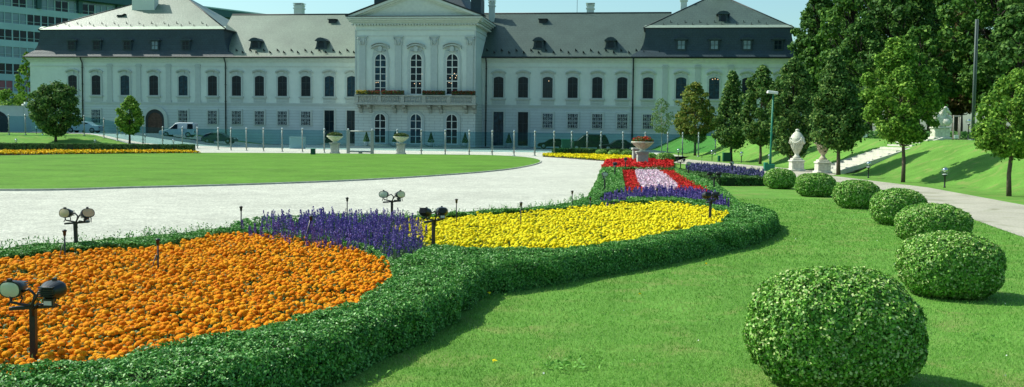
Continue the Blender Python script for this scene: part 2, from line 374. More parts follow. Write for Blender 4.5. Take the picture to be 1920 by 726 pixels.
# outlines traced on the level where each thing stands
HZ = .36
hedge_outer = poly([(-140, 830), (100, 778), (330, 722), (565, 657), (700, 606), (800, 566), (868, 535), (893, 512), (912, 497), (960, 493),
                    (1040, 483), (1100, 472), (1200, 459), (1300, 441), (1400, 426), (1440, 413), (1461, 403), (1455, 392), (1430, 385),
                    (1390, 378), (1383, 369), (1362, 353), (1342, 339), (1300, 326), (1268, 316)], HZ)
hedge_back = poly([(1128, 314), (1120, 335), (1110, 352), (1098, 366), (1062, 380), (980, 389), (860, 397), (760, 404), (650, 407),
                   (550, 414), (440, 423), (300, 437), (150, 451), (0, 463), (-140, 474)], HZ)
island = hedge_outer+hedge_back
bed_o = poly([(-160, 716), (0, 692), (61, 686), (178, 673), (219, 663), (265, 651), (357, 633), (443, 620), (510, 603), (576, 586), (662, 563), (702, 541), (737, 512)], .37)+poly([(728, 494), (690, 477), (620, 458),
              (540, 446), (480, 440), (430, 440), (380, 450), (325, 461), (265, 470), (165, 472), (66, 482), (0, 489), (-160, 497)], .28)
bed_v = poly([(450, 434), (480, 420), (560, 416), (650, 412), (745, 415), (800, 425), (850, 452), (868, 472), (800, 480), (738, 506), (690, 476), (620, 457), (540, 443), (480, 437)], .25)
bed_y = poly([(735, 424), (800, 413), (860, 408), (1000, 399), (1100, 389), (1180, 383), (1260, 382), (1320, 390), (1372, 405)], .28)+poly([(1350, 418), (1290, 431), (1200, 446), (1130, 457), (1050, 464), (960, 469), (880, 467), (850, 462), (800, 447)], .35)
bed_v2 = poly([(1112, 384), (1140, 370), (1185, 362), (1240, 358), (1300, 362), (1352, 378), (1375, 392), (1368, 404), (1320, 389), (1260, 381), (1180, 382), (1130, 390)], .2)
bed_r = poly([(1165, 320), (1262, 320), (1285, 336), (1330, 360), (1352, 378), (1300, 370), (1240, 362), (1172, 364), (1168, 340)], .25)
bed_p = poly([(1190, 319), (1230, 319), (1252, 332), (1272, 350), (1262, 363), (1212, 362), (1196, 342)], .25)
bed_rf = poly([(1128, 314), (1137, 301), (1185, 299), (1262, 300), (1263, 313), (1200, 315)], .2)
holes = [bed_o, bed_v, bed_y, bed_v2, bed_r]

# gravel court
g_pts = [(x+.05, y-.4) for x, y in hedge_back[1:]]
g_pts = g_pts+[(-60, g_pts[-1][1]), (-60, 96.2), (-33, 96.4), (-31, 100), (-31, 119), (16.2, 119), (15.2, 90), (9.6, 90), (8.6, 60), (hedge_back[0][0]+1.2, hedge_back[0][1]+.6)]
sheet('gravel_court', g_pts, .004, M['gravel'])
sheet('driveway', [(-31, 106), (-22, 110), (-10, 112), (17, 106), (40, 106), (40, 150), (-80, 150), (-80, 127), (-31, 119)], .012, M['asphalt'])
gxs, gys = np.linspace(-50, -30.9, 30), np.linspace(96, 119, 30); A_, B_ = np.meshgrid(gxs, gys)
B_ = np.maximum(B_, 97.2+np.clip(-31-A_, 0, 30)*.72); V = np.stack([A_.ravel(), B_.ravel(), terrain(A_, B_).ravel()+.02], 1); I = np.arange(900).reshape(30, 30)
tag(link('gravel_ramp', qmesh('gravel_ramp', V, np.stack([I[:-1, :-1].ravel(), I[:-1, 1:].ravel(), I[1:, 1:].ravel(), I[1:, :-1].ravel()], 1), M['gravel'], True)), kind='structure')
A_, B_ = np.meshgrid(np.linspace(-66, -30.9, 36), np.linspace(112, 131, 20)); B_ = B_+np.clip((-A_-31)*.10, 0, 4)
V = np.stack([A_.ravel(), B_.ravel(), terrain(A_, B_).ravel()+.03], 1); I = np.arange(720).reshape(20, 36)
tag(link('driveway', qmesh('driveway', V, np.stack([I[:-1, :-1].ravel(), I[:-1, 1:].ravel(), I[1:, 1:].ravel(), I[1:, :-1].ravel()], 1), M['asphalt'], True)), kind='structure')
path_in = [G(*p) for p in [(2050, 492), (1920, 446), (1830, 414), (1740, 381), (1640, 352), (1560, 340), (1480, 337), (1425, 333), (1370, 321), (1300, 310), (1262, 305)]]
path_out = [G(*p) for p in [(1225, 292), (1270, 297), (1330, 303), (1430, 317), (1480, 323), (1600, 335), (1740, 352), (1920, 385), (2050, 410)]]
path_out[3:5] = [(15.9, 60), (16.6, 56), (16.6, 51.3), (15.4, 49)]
sheet('garden_path', [(6, 88)]+[(9.5, 62)]+path_in[::-1]+path_out[::-1]+[(15.4, 88)], .008, M['path'])

ctrl = [G(0, 358), G(250, 353), G(500, 346), G(720, 336.5), G(900, 324), G(980, 314), G(1013, 304), G(990, 296.5), G(930, 292.6), G(860, 291.3), G(700, 289.8), G(460, 288), G(240, 288.5), G(0, 293), (-42, 58), (-43, 48), (-37, 36), (-26, 29.5)]
def spline(c, k=9):
    out = []; n = len(c)
    for i in range(n):
        p0, p1, p2, p3 = (np.array(c[(i+j-1) % n]) for j in range(4))
        for t in np.arange(k)/k: out.append(tuple(.5*((2*p1)+(-p0+p2)*t+(2*p0-5*p1+4*p2-p3)*t*t+(-p0+3*p1-3*p2+p3)*t**3)))
    return out
circ = spline(ctrl); NC = len(circ); cen = np.mean(circ, 0)
b = MB(); b.add([(x, y, .05) for x, y in circ], [tuple(range(NC))]); tag(b.build('round_lawn', M['lawnfar']), kind='structure')
b = MB(); ro = [tuple(cen+(np.array(p)-cen)*1.004) for p in circ]
vs = [(x, y, 0) for x, y in ro]+[(x, y, .06) for x, y in ro]+[(x, y, .06) for x, y in circ]
b.add(vs, [(i, (i+1) % NC, NC+(i+1) % NC, NC+i) for i in range(NC)]+[(NC+i, NC+(i+1) % NC, 2*NC+(i+1) % NC, 2*NC+i) for i in range(NC)])
tag(b.build('lawn_kerb', M['stone']), kind='structure')

# ------------------------------------------------------------------ near grass blades
def blades():
    n = 210000
    # denser near the camera
    y = 6.4+(rng.random(n)**1.7)*24; x = rng.uniform(-.30, .56, n)*y
    P = np.stack([x, y], 1)
    ok = ~inside(P, island) & ~inside(P, path_in+path_out[::-1] if False else [path_in[0], *path_in[1:], (14, 64), (30, 64), (30, 10)])
    ok &= P[:, 0] > np.interp(P[:, 1], [6, 9, 12, 15, 20], [-3, -1.3, -.4, 1.6, 3])
    P = P[ok]; n = len(P); d = P[:, 1]
    h = rng.uniform(.012, .032, n)*np.clip(d/12, 1, 1.3); wd = .0035*np.clip(d/7, 1, 4); a = rng.uniform(0, 6.28, n)
    c, s = np.cos(a)*wd, np.sin(a)*wd; lean = rng.normal(0, .5, (n, 2))*h[:, None]
    V = np.stack([np.stack([P[:, 0]-c, P[:, 1]-s, np.zeros(n)], 1), np.stack([P[:, 0]+c, P[:, 1]+s, np.zeros(n)], 1),
                  np.stack([P[:, 0]+lean[:, 0], P[:, 1]+lean[:, 1], h], 1)], 1).reshape(-1, 3)
    tag(link('grass', qmesh('grass', V, np.arange(3*n).reshape(n, 3), M['blade'])), 'short mown grass of the near lawn between the flower bed hedge and the path', 'grass', kind='stuff')
blades()

def weeds():
    P = []; 
    for px, py, r, n in [(1075, 686, .16, 60), (1050, 690, .08, 25), (930, 560, .1, 20), (1330, 600, .09, 15), (1850, 640, .1, 20), (1240, 520, .08, 14), (700, 716, .08, 15)]:
        c = G(px, py); P += [(c[0]+rng.normal(0, r), c[1]+rng.normal(0, r), rng.uniform(.015, .045)) for _ in range(n)]
    V, Q = leaves(np.array(P), np.tile((0, 0, 1.), (len(P), 1)), .05, .4, .5)
    tag(link('clover', qmesh('clover', V, Q, M['clover'])), 'small patches of broad leaved weeds in the near lawn', 'weeds', kind='stuff')
    y = rng.uniform(7, 24, 60); x = rng.uniform(-.05, .5, 60)*y; Pd = np.c_[x, y]; Pd = Pd[~inside(Pd, island)]; Pd = Pd[Pd[:, 0] > np.interp(Pd[:, 1], [6, 9, 12, 15, 20], [-1, -.3, .6, 2.6, 6])]
    V, Q = leaves(np.c_[Pd, np.full(len(Pd), .04)], np.tile((0, 0, 1.), (len(Pd), 1)), .016, .9, .5)
    tag(link('daisies', qmesh('daisies', V, Q, M['white'])), 'tiny white specks of daisies scattered in the near lawn', 'daisies', kind='stuff')
    Pd = np.array([(*G(926, 690), .06), (*G(917, 558), .05), (*G(1325, 500), .05), (*G(1200, 560), .05), (*G(1700, 640), .05)]); Pd = np.repeat(Pd, 4, 0)+rng.normal(0, .006, (20, 3))
    V, Q = leaves(Pd, np.tile((0, 0, 1.), (20, 1)), .035, .9, .5); tag(link('dandelions', qmesh('dandelions', V, Q, M['yellow'])), 'few yellow dandelion heads in the near lawn', 'dandelions', kind='stuff')
weeds()

# ------------------------------------------------------------------ hedges
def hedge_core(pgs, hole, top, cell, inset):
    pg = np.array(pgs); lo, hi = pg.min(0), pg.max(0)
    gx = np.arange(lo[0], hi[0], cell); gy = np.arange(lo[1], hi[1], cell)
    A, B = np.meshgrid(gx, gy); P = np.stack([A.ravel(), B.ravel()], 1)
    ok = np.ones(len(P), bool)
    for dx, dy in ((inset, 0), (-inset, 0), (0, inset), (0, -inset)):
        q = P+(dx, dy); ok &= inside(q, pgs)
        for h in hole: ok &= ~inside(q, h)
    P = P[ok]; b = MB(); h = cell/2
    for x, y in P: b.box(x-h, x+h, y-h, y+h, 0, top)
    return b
def hedge(name, label, pg, hole, top, m, base_leaf=.045, cat='hedge', cov=3.0, group=None, sides=True, wob=.035, zoff=None, y0=0, core=True, cell=.11, inset=.15, rnd=0):
    A = area(pg)-sum(area(h) for h in hole)
    def lsize(y): return base_leaf*np.clip(y/15.0, 1, 3.2)
    pgn = np.array(pg); lo, hi = pgn.min(0), pgn.max(0)
    dens0 = cov/(.5*base_leaf**2*.55)
    n = int(dens0*np.prod(hi-lo)); n = min(n, 6000000)
    P = rng.uniform(lo, hi, (n, 2)); keep = rng.random(n) < (base_leaf/lsize(P[:, 1]))**2
    P = P[keep & (P[:, 1] > y0)]; ok = inside(P, pg)
    for h in hole: ok &= ~inside(P, h)
    P = P[ok]
    z = top+lump(np.c_[P, np.zeros(len(P))], 3, 4.5, wob)+lump(np.c_[P, np.zeros(len(P))], 5, 17, wob*.6)-np.abs(rng.normal(0, .02, len(P)))
    if rnd:
        dist = np.full(len(P), 9.0)
        for i in range(len(pg)):
            a, c = np.array(pg[i]), np.array(pg[(i+1) % len(pg)]); e = c-a; t = np.clip(((P-a)@e)/max(e@e, 1e-9), 0, 1); dist = np.minimum(dist, np.linalg.norm(P-a-t[:, None]*e, axis=1))
        z = z-rnd*np.clip(1-dist/(rnd*1.5), 0, 1)**2+lump(np.c_[P, P[:, :1]*0], 8, 2.4, .045)
    Z3 = np.c_[P, z]; N3 = np.tile((0, 0, 1.), (len(P), 1))
    pts, nrm = [Z3], [N3]
    for loop, sgn in [(pg, 1)]+[(h, -1) for h in hole]:
        m_ = len(loop); ar = sum(loop[i][0]*loop[(i+1) % m_][1]-loop[(i+1) % m_][0]*loop[i][1] for i in range(m_)); cw = 1 if ar > 0 else -1
        for i in range(m_):
            a = np.array(loop[i]); c = np.array(loop[(i+1) % m_]); L = np.linalg.norm(c-a)
            if L < 1e-4: continue
            s = lsize(max((a[1]+c[1])/2, 1)); k = int(L*top*cov*1.1/(.5*s*s*.55)); t = rng.random(k)
            q = a+(c-a)*t[:, None]; nn = np.array([(c-a)[1], -(c-a)[0]])/L*cw*sgn
            if sgn < 0:
                ok = inside(q-nn*0.03*1, pg)
            zz = rng.random(k)*top
            off = lump(np.c_[q, zz*.5], 9, 5, wob*2.0)+lump(np.c_[q, zz], 19, 13, wob)-np.abs(rng.normal(0, .03, k))-(rnd*.9)*np.clip((zz/top-.55)/.45, 0, 1)**2
            q = q+nn*off[:, None]
            kp = np.ones(k, bool)
            if sgn < 0:
                for h in hole:
                    if h is not loop: kp &= ~inside(q+nn*.06, h)
            pts.append(np.c_[q, zz][kp]); nrm.append(np.tile((nn[0], nn[1], .25), (int(kp.sum()), 1)))
    P3 = np.concatenate(pts); N3 = np.concatenate(nrm)
    if zoff is not None: P3[:, 2] += zoff(P3[:, 0], P3[:, 1])
    # upright shoots poking out of the top
    t = thing(name, label, cat, group=group)
    V, Q = leaves(P3, N3, lsize(P3[:, 1]), .5, .6)
    link('foliage', qmesh('foliage', V, Q, m), t)
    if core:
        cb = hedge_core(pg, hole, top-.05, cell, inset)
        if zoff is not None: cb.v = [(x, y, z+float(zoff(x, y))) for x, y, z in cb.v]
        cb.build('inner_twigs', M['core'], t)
    print(name, len(Q)); return t
hd = hedge('border_hedge', 'long glossy clipped green hedge winding round the orange, violet and yellow flower beds', island, holes, HZ, M['hedge'], .031, cov=2.5, rnd=.13, wob=.045)
# shoots on the back edge of the hedge
def shoots():
    pts = []; nn = []
    bk = np.array(hedge_back)
    for k in range(520):
        i = rng.integers(3, len(bk)-1); t = rng.random(); p = bk[i]*(1-t)+bk[i+1]*t+rng.normal(0, .12, 2)+np.array([0, -.15])
        h = rng.uniform(.05, .16); m = rng.integers(5, 10)
        for j in range(m): pts.append((p[0]+rng.normal(0, .012), p[1]+rng.normal(0, .012), HZ-.03+h*j/m)); nn.append((rng.normal(), rng.normal(), .6))
    V, Q = leaves(np.array(pts), np.array(nn), .035, .5, .4); link('shoots', qmesh('shoots', V, Q, M['hedge']), hd)
shoots()
# low hedges far away
def rect_hedge(name, label, px0, px1, yb, depth, h, leaf=.12, zoff=None, m=None, d0=None, d1=None):
    a = G(px0, yb); c = G(px1, yb if d1 is None else d1)
    pg = [a, c, (c[0], c[1]+depth), (a[0], a[1]+depth)]
    return hedge(name, label, pg, [], h, m or M['hedgefar'], leaf/3.0, zoff=zoff, wob=.05, cell=.35, inset=.12, cov=2.2)
LH = rect_hedge('low_hedge', 'long low clipped hedge at the foot of the left grass mound', -60, 360, 281, .9, .55, d1=284)
RH = rect_hedge('low_hedge', 'low clipped hedge behind the far yellow flower strip', 1037, 1190, 292, .9, .62, d1=295)
fh = poly([(1262, 317), (1330, 322), (1432, 329), (1434, 334), (1352, 334), (1338, 333), (1300, 326), (1280, 321)], .3)
hedge('low_hedge', 'low green hedge in front of the far violet flowers beside the path', fh, [], .32, M['hedgefar'], .04, wob=.05, cell=.2, inset=.08)
sheet('soil_bed', [(x, y) for x, y in bed_rf], .02, M['soil'])

# ------------------------------------------------------------------ flower beds
def dome(seed, nr=3, ns=9, flat=.72, ruff=.075):
    r = np.random.default_rng(seed); V = [(0, 0, flat)]; Fc = []
    for i in range(1, nr+1):
        a = i/nr*math.pi*.62
        for k in range(ns):
            q = 1+r.normal(0, ruff); t = 2*math.pi*(k+.5*(i % 2))/ns
            V.append((math.sin(a)*math.cos(t)*q, math.sin(a)*math.sin(t)*q, math.cos(a)*flat*q))
    for k in range(ns): Fc.append((0, 1+k, 1+(k+1) % ns, 1+(k+1) % ns))
    for i in range(nr-1):
        for k in range(ns):
            o = 1+i*ns; Fc.append((o+k, o+ns+k, o+ns+(k+1) % ns, o+(k+1) % ns))
    return np.array(V), Fc
def heads(P, rad, m, name, parent, nr=3, ns=9):
    Vs, Fs, off = [], [], 0; tmpl = [dome(s, nr, ns) for s in range(6)]
    which = rng.integers(0, 6, len(P)); allT = []; allQ = []
    for w_ in range(6):
        T, Fc = tmpl[w_]; idx = np.where(which == w_)[0]; n = len(idx)
        a = rng.uniform(0, 6.28, n); s = rad*rng.uniform(.72, 1.25, n); tx = rng.normal(0, .3, n); ty = rng.normal(0, .3, n)-.15
        c, si = np.cos(a), np.sin(a)
        x = T[:, 0][None]*c[:, None]-T[:, 1][None]*si[:, None]; y = T[:, 0][None]*si[:, None]+T[:, 1][None]*c[:, None]; z = np.repeat(T[:, 2][None], n, 0)
        y, z = y+z*ty[:, None]*.8, z-y*ty[:, None]*.8
        V = np.stack([x, y, z], 2)*s[:, None, None]+P[idx][:, None, :]
        Vs.append(V.reshape(-1, 3)); f4 = np.array([f for f in Fc if len(set(f)) == 4]); f3 = np.array([f[:3] for f in Fc if len(set(f)) == 3])
        base = off+np.arange(n)[:, None, None]*len(T)
        allQ.append((f4[None]+base).reshape(-1, 4)); allT.append((f3[None]+base).reshape(-1, 3)); off += n*len(T)
    V = np.concatenate(Vs); Q = np.concatenate(allQ); T3 = np.concatenate(allT)
    me = bpy.data.meshes.new(name); me.vertices.add(len(V)); me.vertices.foreach_set('co', V.astype(np.float32).ravel())
    li = np.concatenate([Q.ravel(), T3.ravel()]).astype(np.int32); me.loops.add(len(li)); me.loops.foreach_set('vertex_index', li)
    me.polygons.add(len(Q)+len(T3))
    me.polygons.foreach_set('loop_start', np.concatenate([np.arange(len(Q))*4, len(Q)*4+np.arange(len(T3))*3]).astype(np.int32))
    me.polygons.foreach_set('loop_total', np.concatenate([np.full(len(Q), 4), np.full(len(T3), 3)]).astype(np.int32))
    me.materials.append(m); me.update(calc_edges=True)
    return link(name, me, parent)
def bed_heads(name, label, pg, n, rad, m, ztop=.28, leafm='bedleaf', bump=.035, far=False, sp=1.75):
    t = tag(thing(name, label, 'flowers'), kind='stuff')
    P = scatter(pg, n)
    # thin out too-close neighbours on a jittered grid so heads sit side by side
    g = np.round(P/(rad*sp)).astype(int); _, u = np.unique(g, axis=0, return_index=True); P = P[u]
    gap = lump(np.c_[P, np.zeros(len(P))], 21, 6, 1.0)+lump(np.c_[P, np.zeros(len(P))], 22, 15, .6)
    P = P[(gap > -.5) | (rng.random(len(P)) < .3)]; P = P+rng.normal(0, rad*.28, P.shape); P = P[inside(P, pg)]
    z = ztop+lump(np.c_[P, np.zeros(len(P))], 11, 5, bump)+rng.normal(0, .024, len(P))
    heads(np.c_[P, z], rad, m, 'blooms', t, 3 if not far else 2, 9 if not far else 6)
    k = int(n*2.4); Q2 = scatter(pg, k); zz = ztop-.05+lump(np.c_[Q2, np.zeros(len(Q2))], 11, 5, bump)+rng.normal(0, .03, len(Q2))
    V, Q = leaves(np.c_[Q2, zz], np.tile((0, 0, 1.), (len(Q2), 1)), rad*1.5, .4, .9); link('leaves', qmesh('leaves', V, Q, M[leafm]), t)
    MB().slab([(x, y) for x, y in pg], .003, ztop-.11).build('soil', M['soil'], t); print(name, len(P)); return t
def spikes(P, h0, h1, m, name, parent, zb=0., s=.026, whorls=9):
    n = len(P); H = rng.uniform(h0, h1, n); fl = rng.uniform(.10, .2, n); pts, nr = [], []
    lean = rng.normal(0, .05, (n, 2))
    for k in range(whorls):
        for q in range(4):
            a = rng.uniform(0, 6.28, n); r = .017*(1-.6*k/whorls); z = H-fl+fl*k/(whorls-1)
            pts.append(np.c_[P[:, 0]+np.cos(a)*r+lean[:, 0]*z, P[:, 1]+np.sin(a)*r+lean[:, 1]*z, zb+z]); nr.append(np.c_[np.cos(a), np.sin(a), np.full(n, .3)])
    V, Q = leaves(np.concatenate(pts), np.concatenate(nr), s, .75, .5); link(name, qmesh(name, V, Q, m), parent)
    # stems
    w_ = .004; z0 = np.full(n, zb+.1); z1 = zb+H-fl; c = np.full(n, w_)
    x0, y0 = P[:, 0]+lean[:, 0]*.1, P[:, 1]+lean[:, 1]*.1; x1, y1 = P[:, 0]+lean[:, 0]*z1, P[:, 1]+lean[:, 1]*z1
    V = np.stack([np.c_[x0-w_, y0, z0], np.c_[x0+w_, y0, z0], np.c_[x1+w_, y1, z1], np.c_[x1-w_, y1, z1]], 1).reshape(-1, 3)
    link('stems', qmesh('stems', V, np.arange(4*n).reshape(n, 4), M['salvialeaf']), parent)
def salvia(name, label, pg_leaf, pg_sp, n, h0, h1, m, leafsz=.06, nl=9000, s=.026, ztop=.26, whorls=9):
    t = tag(thing(name, label, 'flowers'), kind='stuff')
    spikes(scatter(pg_sp, n), h0, h1, m, 'flower_spikes', t, s=s, whorls=whorls)
    P = scatter(pg_leaf, nl); z = rng.uniform(.06, 1, len(P))**.6*ztop+lump(np.c_[P, np.zeros(len(P))], 31, 6, .05)
    V, Q = leaves(np.c_[P, z], np.tile((0, -.2, 1.), (len(P), 1)), leafsz, .45, .8); link('leaves', qmesh('leaves', V, Q, M['salvialeaf']), t)
    MB().slab(pg_leaf, .004, .08).build('soil', M['soil'], t); return t
bed_heads('marigold_bed', 'dense bed of orange marigolds in the left foreground', bed_o, 76000, .0270, M['orange'], sp=1.85)
bed_heads('marigold_bed', 'dense bed of yellow marigolds in the middle of the hedge border', bed_y, 60000, .0275, M['yellow'], sp=1.95, bump=.05)
sp1 = poly([(458, 424), (520, 404), (640, 398), (745, 403), (800, 416), (795, 436), (755, 455), (680, 450), (600, 442), (520, 431)], .48)
salvia('salvia_bed', 'dark violet flower spikes between the orange and yellow beds', bed_v, sp1, 780, .28, .62, M['violet'], nl=22000, leafsz=.05)
sp2 = poly([(1125, 372), (1170, 360), (1240, 352), (1300, 355), (1352, 368), (1370, 380), (1345, 379), (1280, 369), (1200, 367), (1138, 376)], .42)
salvia('salvia_bed', 'violet flower spikes in front of the red and pink bed', bed_v2, sp2, 700, .28, .56, M['violet'], leafsz=.075, nl=16000, s=.034, ztop=.28)
vf = poly([(1288, 309), (1300, 309), (1370, 314), (1432, 322), (1432, 329), (1330, 321), (1288, 318)], .4)
salvia('salvia_bed', 'pale violet flower spikes beside the far garden path', vf, vf, 1500, .3, .55, M['violetfar'], leafsz=.13, nl=7000, s=.06, ztop=.25, whorls=6)
def petal_bed(name, label, pg, hole, m, n, sz, ztop=.25):
    t = tag(thing(name, label, 'flowers'), kind='stuff')
    P = scatter(pg, n)
    for h in hole: P = P[~inside(P, h)]
    c = lump(np.c_[P, np.zeros(len(P))], 41, 9, .05)
    P3 = np.c_[P, ztop+c+rng.normal(0, .035, len(P))]
    V, Q = leaves(P3, np.tile((0, -.1, 1.), (len(P), 1)), sz, .8, .8); link('blooms', qmesh('blooms', V, Q, m), t)
    Pl = scatter(pg, n*.5)
    for h in hole: Pl = Pl[~inside(Pl, h)]
    V, Q = leaves(np.c_[Pl, ztop-.05+rng.normal(0, .03, len(Pl))], np.tile((0, 0, 1.), (len(Pl), 1)), sz*1.1, .5, .8); link('leaves', qmesh('leaves', V, Q, M['bedleaf']), t)
    if not hole: MB().slab(pg, .004, ztop-.1).build('soil', M['soil'], t)
    return t
petal_bed('begonia_bed', 'bright red flowers framing the pink patch', bed_r, [bed_p], M['red'], 15000, .052)
petal_bed('begonia_bed', 'pale pink flowers in the middle of the red bed', bed_p, [], M['pink'], 9000, .055, .27)
petal_bed('begonia_bed', 'red flowers round the foot of the large stone planter', bed_rf, [], M['red'], 8000, .10, .26)
ys_ = poly([(1018, 290), (1045, 288), (1120, 290), (1190, 294), (1190, 303), (1135, 300), (1080, 296), (1018, 292)], .1)
petal_bed('flower_strip', 'strip of bright yellow flowers in front of the far low hedge', ys_, [], M['yellow'], 14000, .13, .16)
yl = poly([(-60, 289.5), (120, 288), (250, 286.8), (360, 286), (378, 286.5), (340, 284), (120, 284), (-60, 285)], .1)
petal_bed('flower_strip', 'narrow strip of golden flowers along the left low hedge', yl, [], M['ygold'], 14000, .15, .16)

# ------------------------------------------------------------------ ball shrubs
def ball(name, label, x, y, rx, ry, h, leaf, n, m=None, z0=0, seed=0, group='round clipped box shrubs along the lawn'):
    t = thing(name, label, 'shrub', (x, y, z0), group=group)
    d = unit(rng.normal(0, 1, (n, 3))); p = 2.5
    k = (np.abs(d)**p).sum(1)**(-1/p); q = d*k[:, None]
    c = np.array([0, 0, h*.48]); S = np.array([rx, ry, h*.52])
    rr = 1+lump(q*3, 100+seed, 1.0, .05)+lump(q*9, 200+seed, 1.0, .05)+lump(q*22, 300+seed, 1.0, .03)-np.abs(rng.normal(0, .055, n))
    P = c+q*S*rr[:, None]; nr = unit(np.sign(q)*np.abs(q)**(p-1)/S); ok = P[:, 2] > .01
    V, Q = leaves(P[ok], nr[ok], leaf, .62, .7); link('foliage', qmesh('foliage', V, Q, m or M['boxwood']), t)
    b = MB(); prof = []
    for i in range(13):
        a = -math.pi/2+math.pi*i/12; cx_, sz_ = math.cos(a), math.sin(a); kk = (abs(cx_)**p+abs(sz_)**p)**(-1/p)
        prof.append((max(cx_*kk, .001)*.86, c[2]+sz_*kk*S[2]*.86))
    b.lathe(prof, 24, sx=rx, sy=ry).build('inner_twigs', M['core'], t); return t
balls = [(1575, 752, 338, 246, 'largest nearest round box shrub at the bottom edge of the picture'),
         (1788, 566, 195, 131, 'second nearest round box shrub, with its shadow at the right edge'),
         (1752, 463, 140, 82, 'round box shrub peeking out behind the second nearest one'),
         (1686, 425, 105, 74, 'round box shrub fourth from the front, beside the path bend'),
         (1607, 393, 86, 58, 'round box shrub fifth from the front, before the path'),
         (1529, 370, 77, 48, 'round box shrub below the tan stone vase'),
         (1462, 355, 61, 41, 'farthest round box shrub below the green lamp post')]
for i, (px, yb, wd, hp, lab) in enumerate(balls):
    x, y = G(px, yb); dd = y; r = wd*dd/F/2; h = hp*dd/F*1.02
    y += r*.75; dd = y; r = wd*dd/F/2*.935; x = (px-960)/F*dd; h = hp*(dd)/F*(.91 if i else .90)
    leaf = [.031, .035, .04, .045, .05, .055, .06][i]
    ball('ball_shrub', lab, x, y, r, r*.95, h, leaf, [72000, 48000, 32000, 24000, 17000, 13000, 11000][i], seed=i)
for k, (px, yb, wd, hp, lab) in enumerate([(1127, 291, 22, 11, 'small round shrub behind the low hedge, leftmost'), (1152, 292, 24, 11, 'small round shrub behind the low hedge, middle'),
                              (1176, 293, 22, 11, 'small round shrub behind the low hedge beside the stone planter'), (1217, 301, 28, 14, 'dark round shrub just right of the large stone planter'), (1247, 305, 35, 18, 'round shrub at the end of the red bed by the path')]):
    x, y = G(px, yb+3); ball('ball_shrub', lab, x, y, wd*y/F/2, wd*y/F/2, hp*y/F+.1, .11, 3500, seed=20+k, group='small round shrubs by the stone planter')

# ------------------------------------------------------------------ trees
def tree(name, label, x, y, z0, top, w_, cz0, prof, n, leaf, m, trunk_r=.09, bark='bark', K=46, group=None, lean=(0, 0), cat='tree', sparse=0, cr=.30, seed=0):
    """top, cz0: heights of crown top and crown bottom over z0; w_: crown width"""
    r_ = np.random.default_rng(seed+int(abs(x)*10)); t = thing(name, label, cat, (x, y, z0), group=group)
    def rad(u):                                 # crown profile
        if prof == 'round': return math.sqrt(max(0, 1-(2*u-1)**2))
        if prof == 'egg': return math.sin(math.pi*min(1, max(0, u))**.72)**.8
        if prof == 'cone': return min(1, u/.16)**.6*(1-u)**.75*1.08
        return 1
    K = int(K*1.6); cr = cr*.80; H = top-cz0; R0 = w_/2*.97; cs = []; rs = []
    for k in range(K):
        u = (k+.5)/K; u = .04+.9*u; rr = rad(u)*R0; crr = cr*R0*r_.uniform(.55, 1.35)*(1 if prof == 'round' else (1.15-.55*u))
        a = k*2.39996+r_.normal(0, .3); q = max(0, rr-crr*.8)*math.sqrt(r_.uniform(.25, 1)) if k % 3 else max(0, rr-crr*.7)*r_.uniform(.9, 1.22)
        cs.append((math.cos(a)*q+lean[0]*u, math.sin(a)*q+lean[1]*u, cz0+u*H)); rs.append(crr)
    cs = np.array(cs); rs = np.array(rs); wgt = rs**2/np.sum(rs**2); idx = r_.choice(K, n, p=wgt)
    d = unit(r_.normal(0, 1, (n, 3))+unit(cs[idx]-np.array([0, 0, cz0+.4*H]))*.7)
    sq = np.array([1, 1, .8])
    P = cs[idx]+d*rs[idx][:, None]*sq*(1.06-np.abs(r_.normal(0, .30, n)))[:, None]
    far_ = r_.random(n) < .10; P = P+far_[:, None]*d*rs[idx][:, None]*r_.uniform(0, .55, n)[:, None]
    if sparse: P = P[r_.random(len(P)) > sparse*.3]; d = d[:len(P)]
    V, Q = leaves(P, d+np.array([0, 0, .4]), leaf, .7, .7, droop=.3)
    link('crown', qmesh('crown', V, Q, m), t)
    b = MB(); tr = [(0, 0, -.1), (r_.normal(0, .02), 0, cz0*.5), (lean[0]*.1, lean[1]*.1, cz0), (lean[0]*.5, lean[1]*.5, cz0+H*.5), (lean[0], lean[1], top*.93)]
    b.tube(tr, [trunk_r*1.25, trunk_r, trunk_r*.85, trunk_r*.5, trunk_r*.12], 9)
    for k in range(0, K, 3):
        c = cs[k]; zs = max(cz0*.92, c[2]-H*.22); zs = min(zs, top*.85); s = (lean[0]*max(0, (zs-cz0)/H), lean[1]*max(0, (zs-cz0)/H), zs)
        b.tube([s, ((s[0]+c[0])/2, (s[1]+c[1])/2, (s[2]+c[2])/2-.03*H), tuple(c)], [trunk_r*.35, trunk_r*.22, trunk_r*.06], 5)
    b.build('trunk', M[bark], t); return t
def ptree(label, px, yb, cx0, cx1, ct, cb, prof, n, leaf, m, z0=None, d=None, name='young_tree', **k):
    """a tree from its trunk foot and crown extent in the photo"""
    if d is None: x, y = G(px, yb); z0 = 0
    else: x, y, z_ = PD(px, yb, d); z0 = z_ if z0 is None else z0
    h = lambda py: PD(px, py, y)[2]-z0
    c = PD((cx0+cx1)/2, (ct+cb)/2, y)[0]-x
    return tree(name, label, x, y, z0, h(ct), (cx1-cx0)*y/F, h(cb), prof, n, leaf, m, lean=(c*1.2, 0), **k)
gl_ = 'young trees on the left mound'; gr_ = 'young trees lining the right bank'
a = PD(104, 268, 102.5)
ptree('round dense young tree on the grass mound, leftmost', 104, 268, 61, 147, 157, 250, 'round', 12000, .26, M['linden'], d=102.5, K=60, cr=.30, group=gl_, trunk_r=.13, bark='barkd')
ptree('slender young tree on the mound in front of the arched gateway', 243, 269, 218, 269, 178, 250, 'egg', 7000, .22, M['maple'], d=103, K=34, cr=.4, group=gl_, trunk_r=.10, bark='barkd')
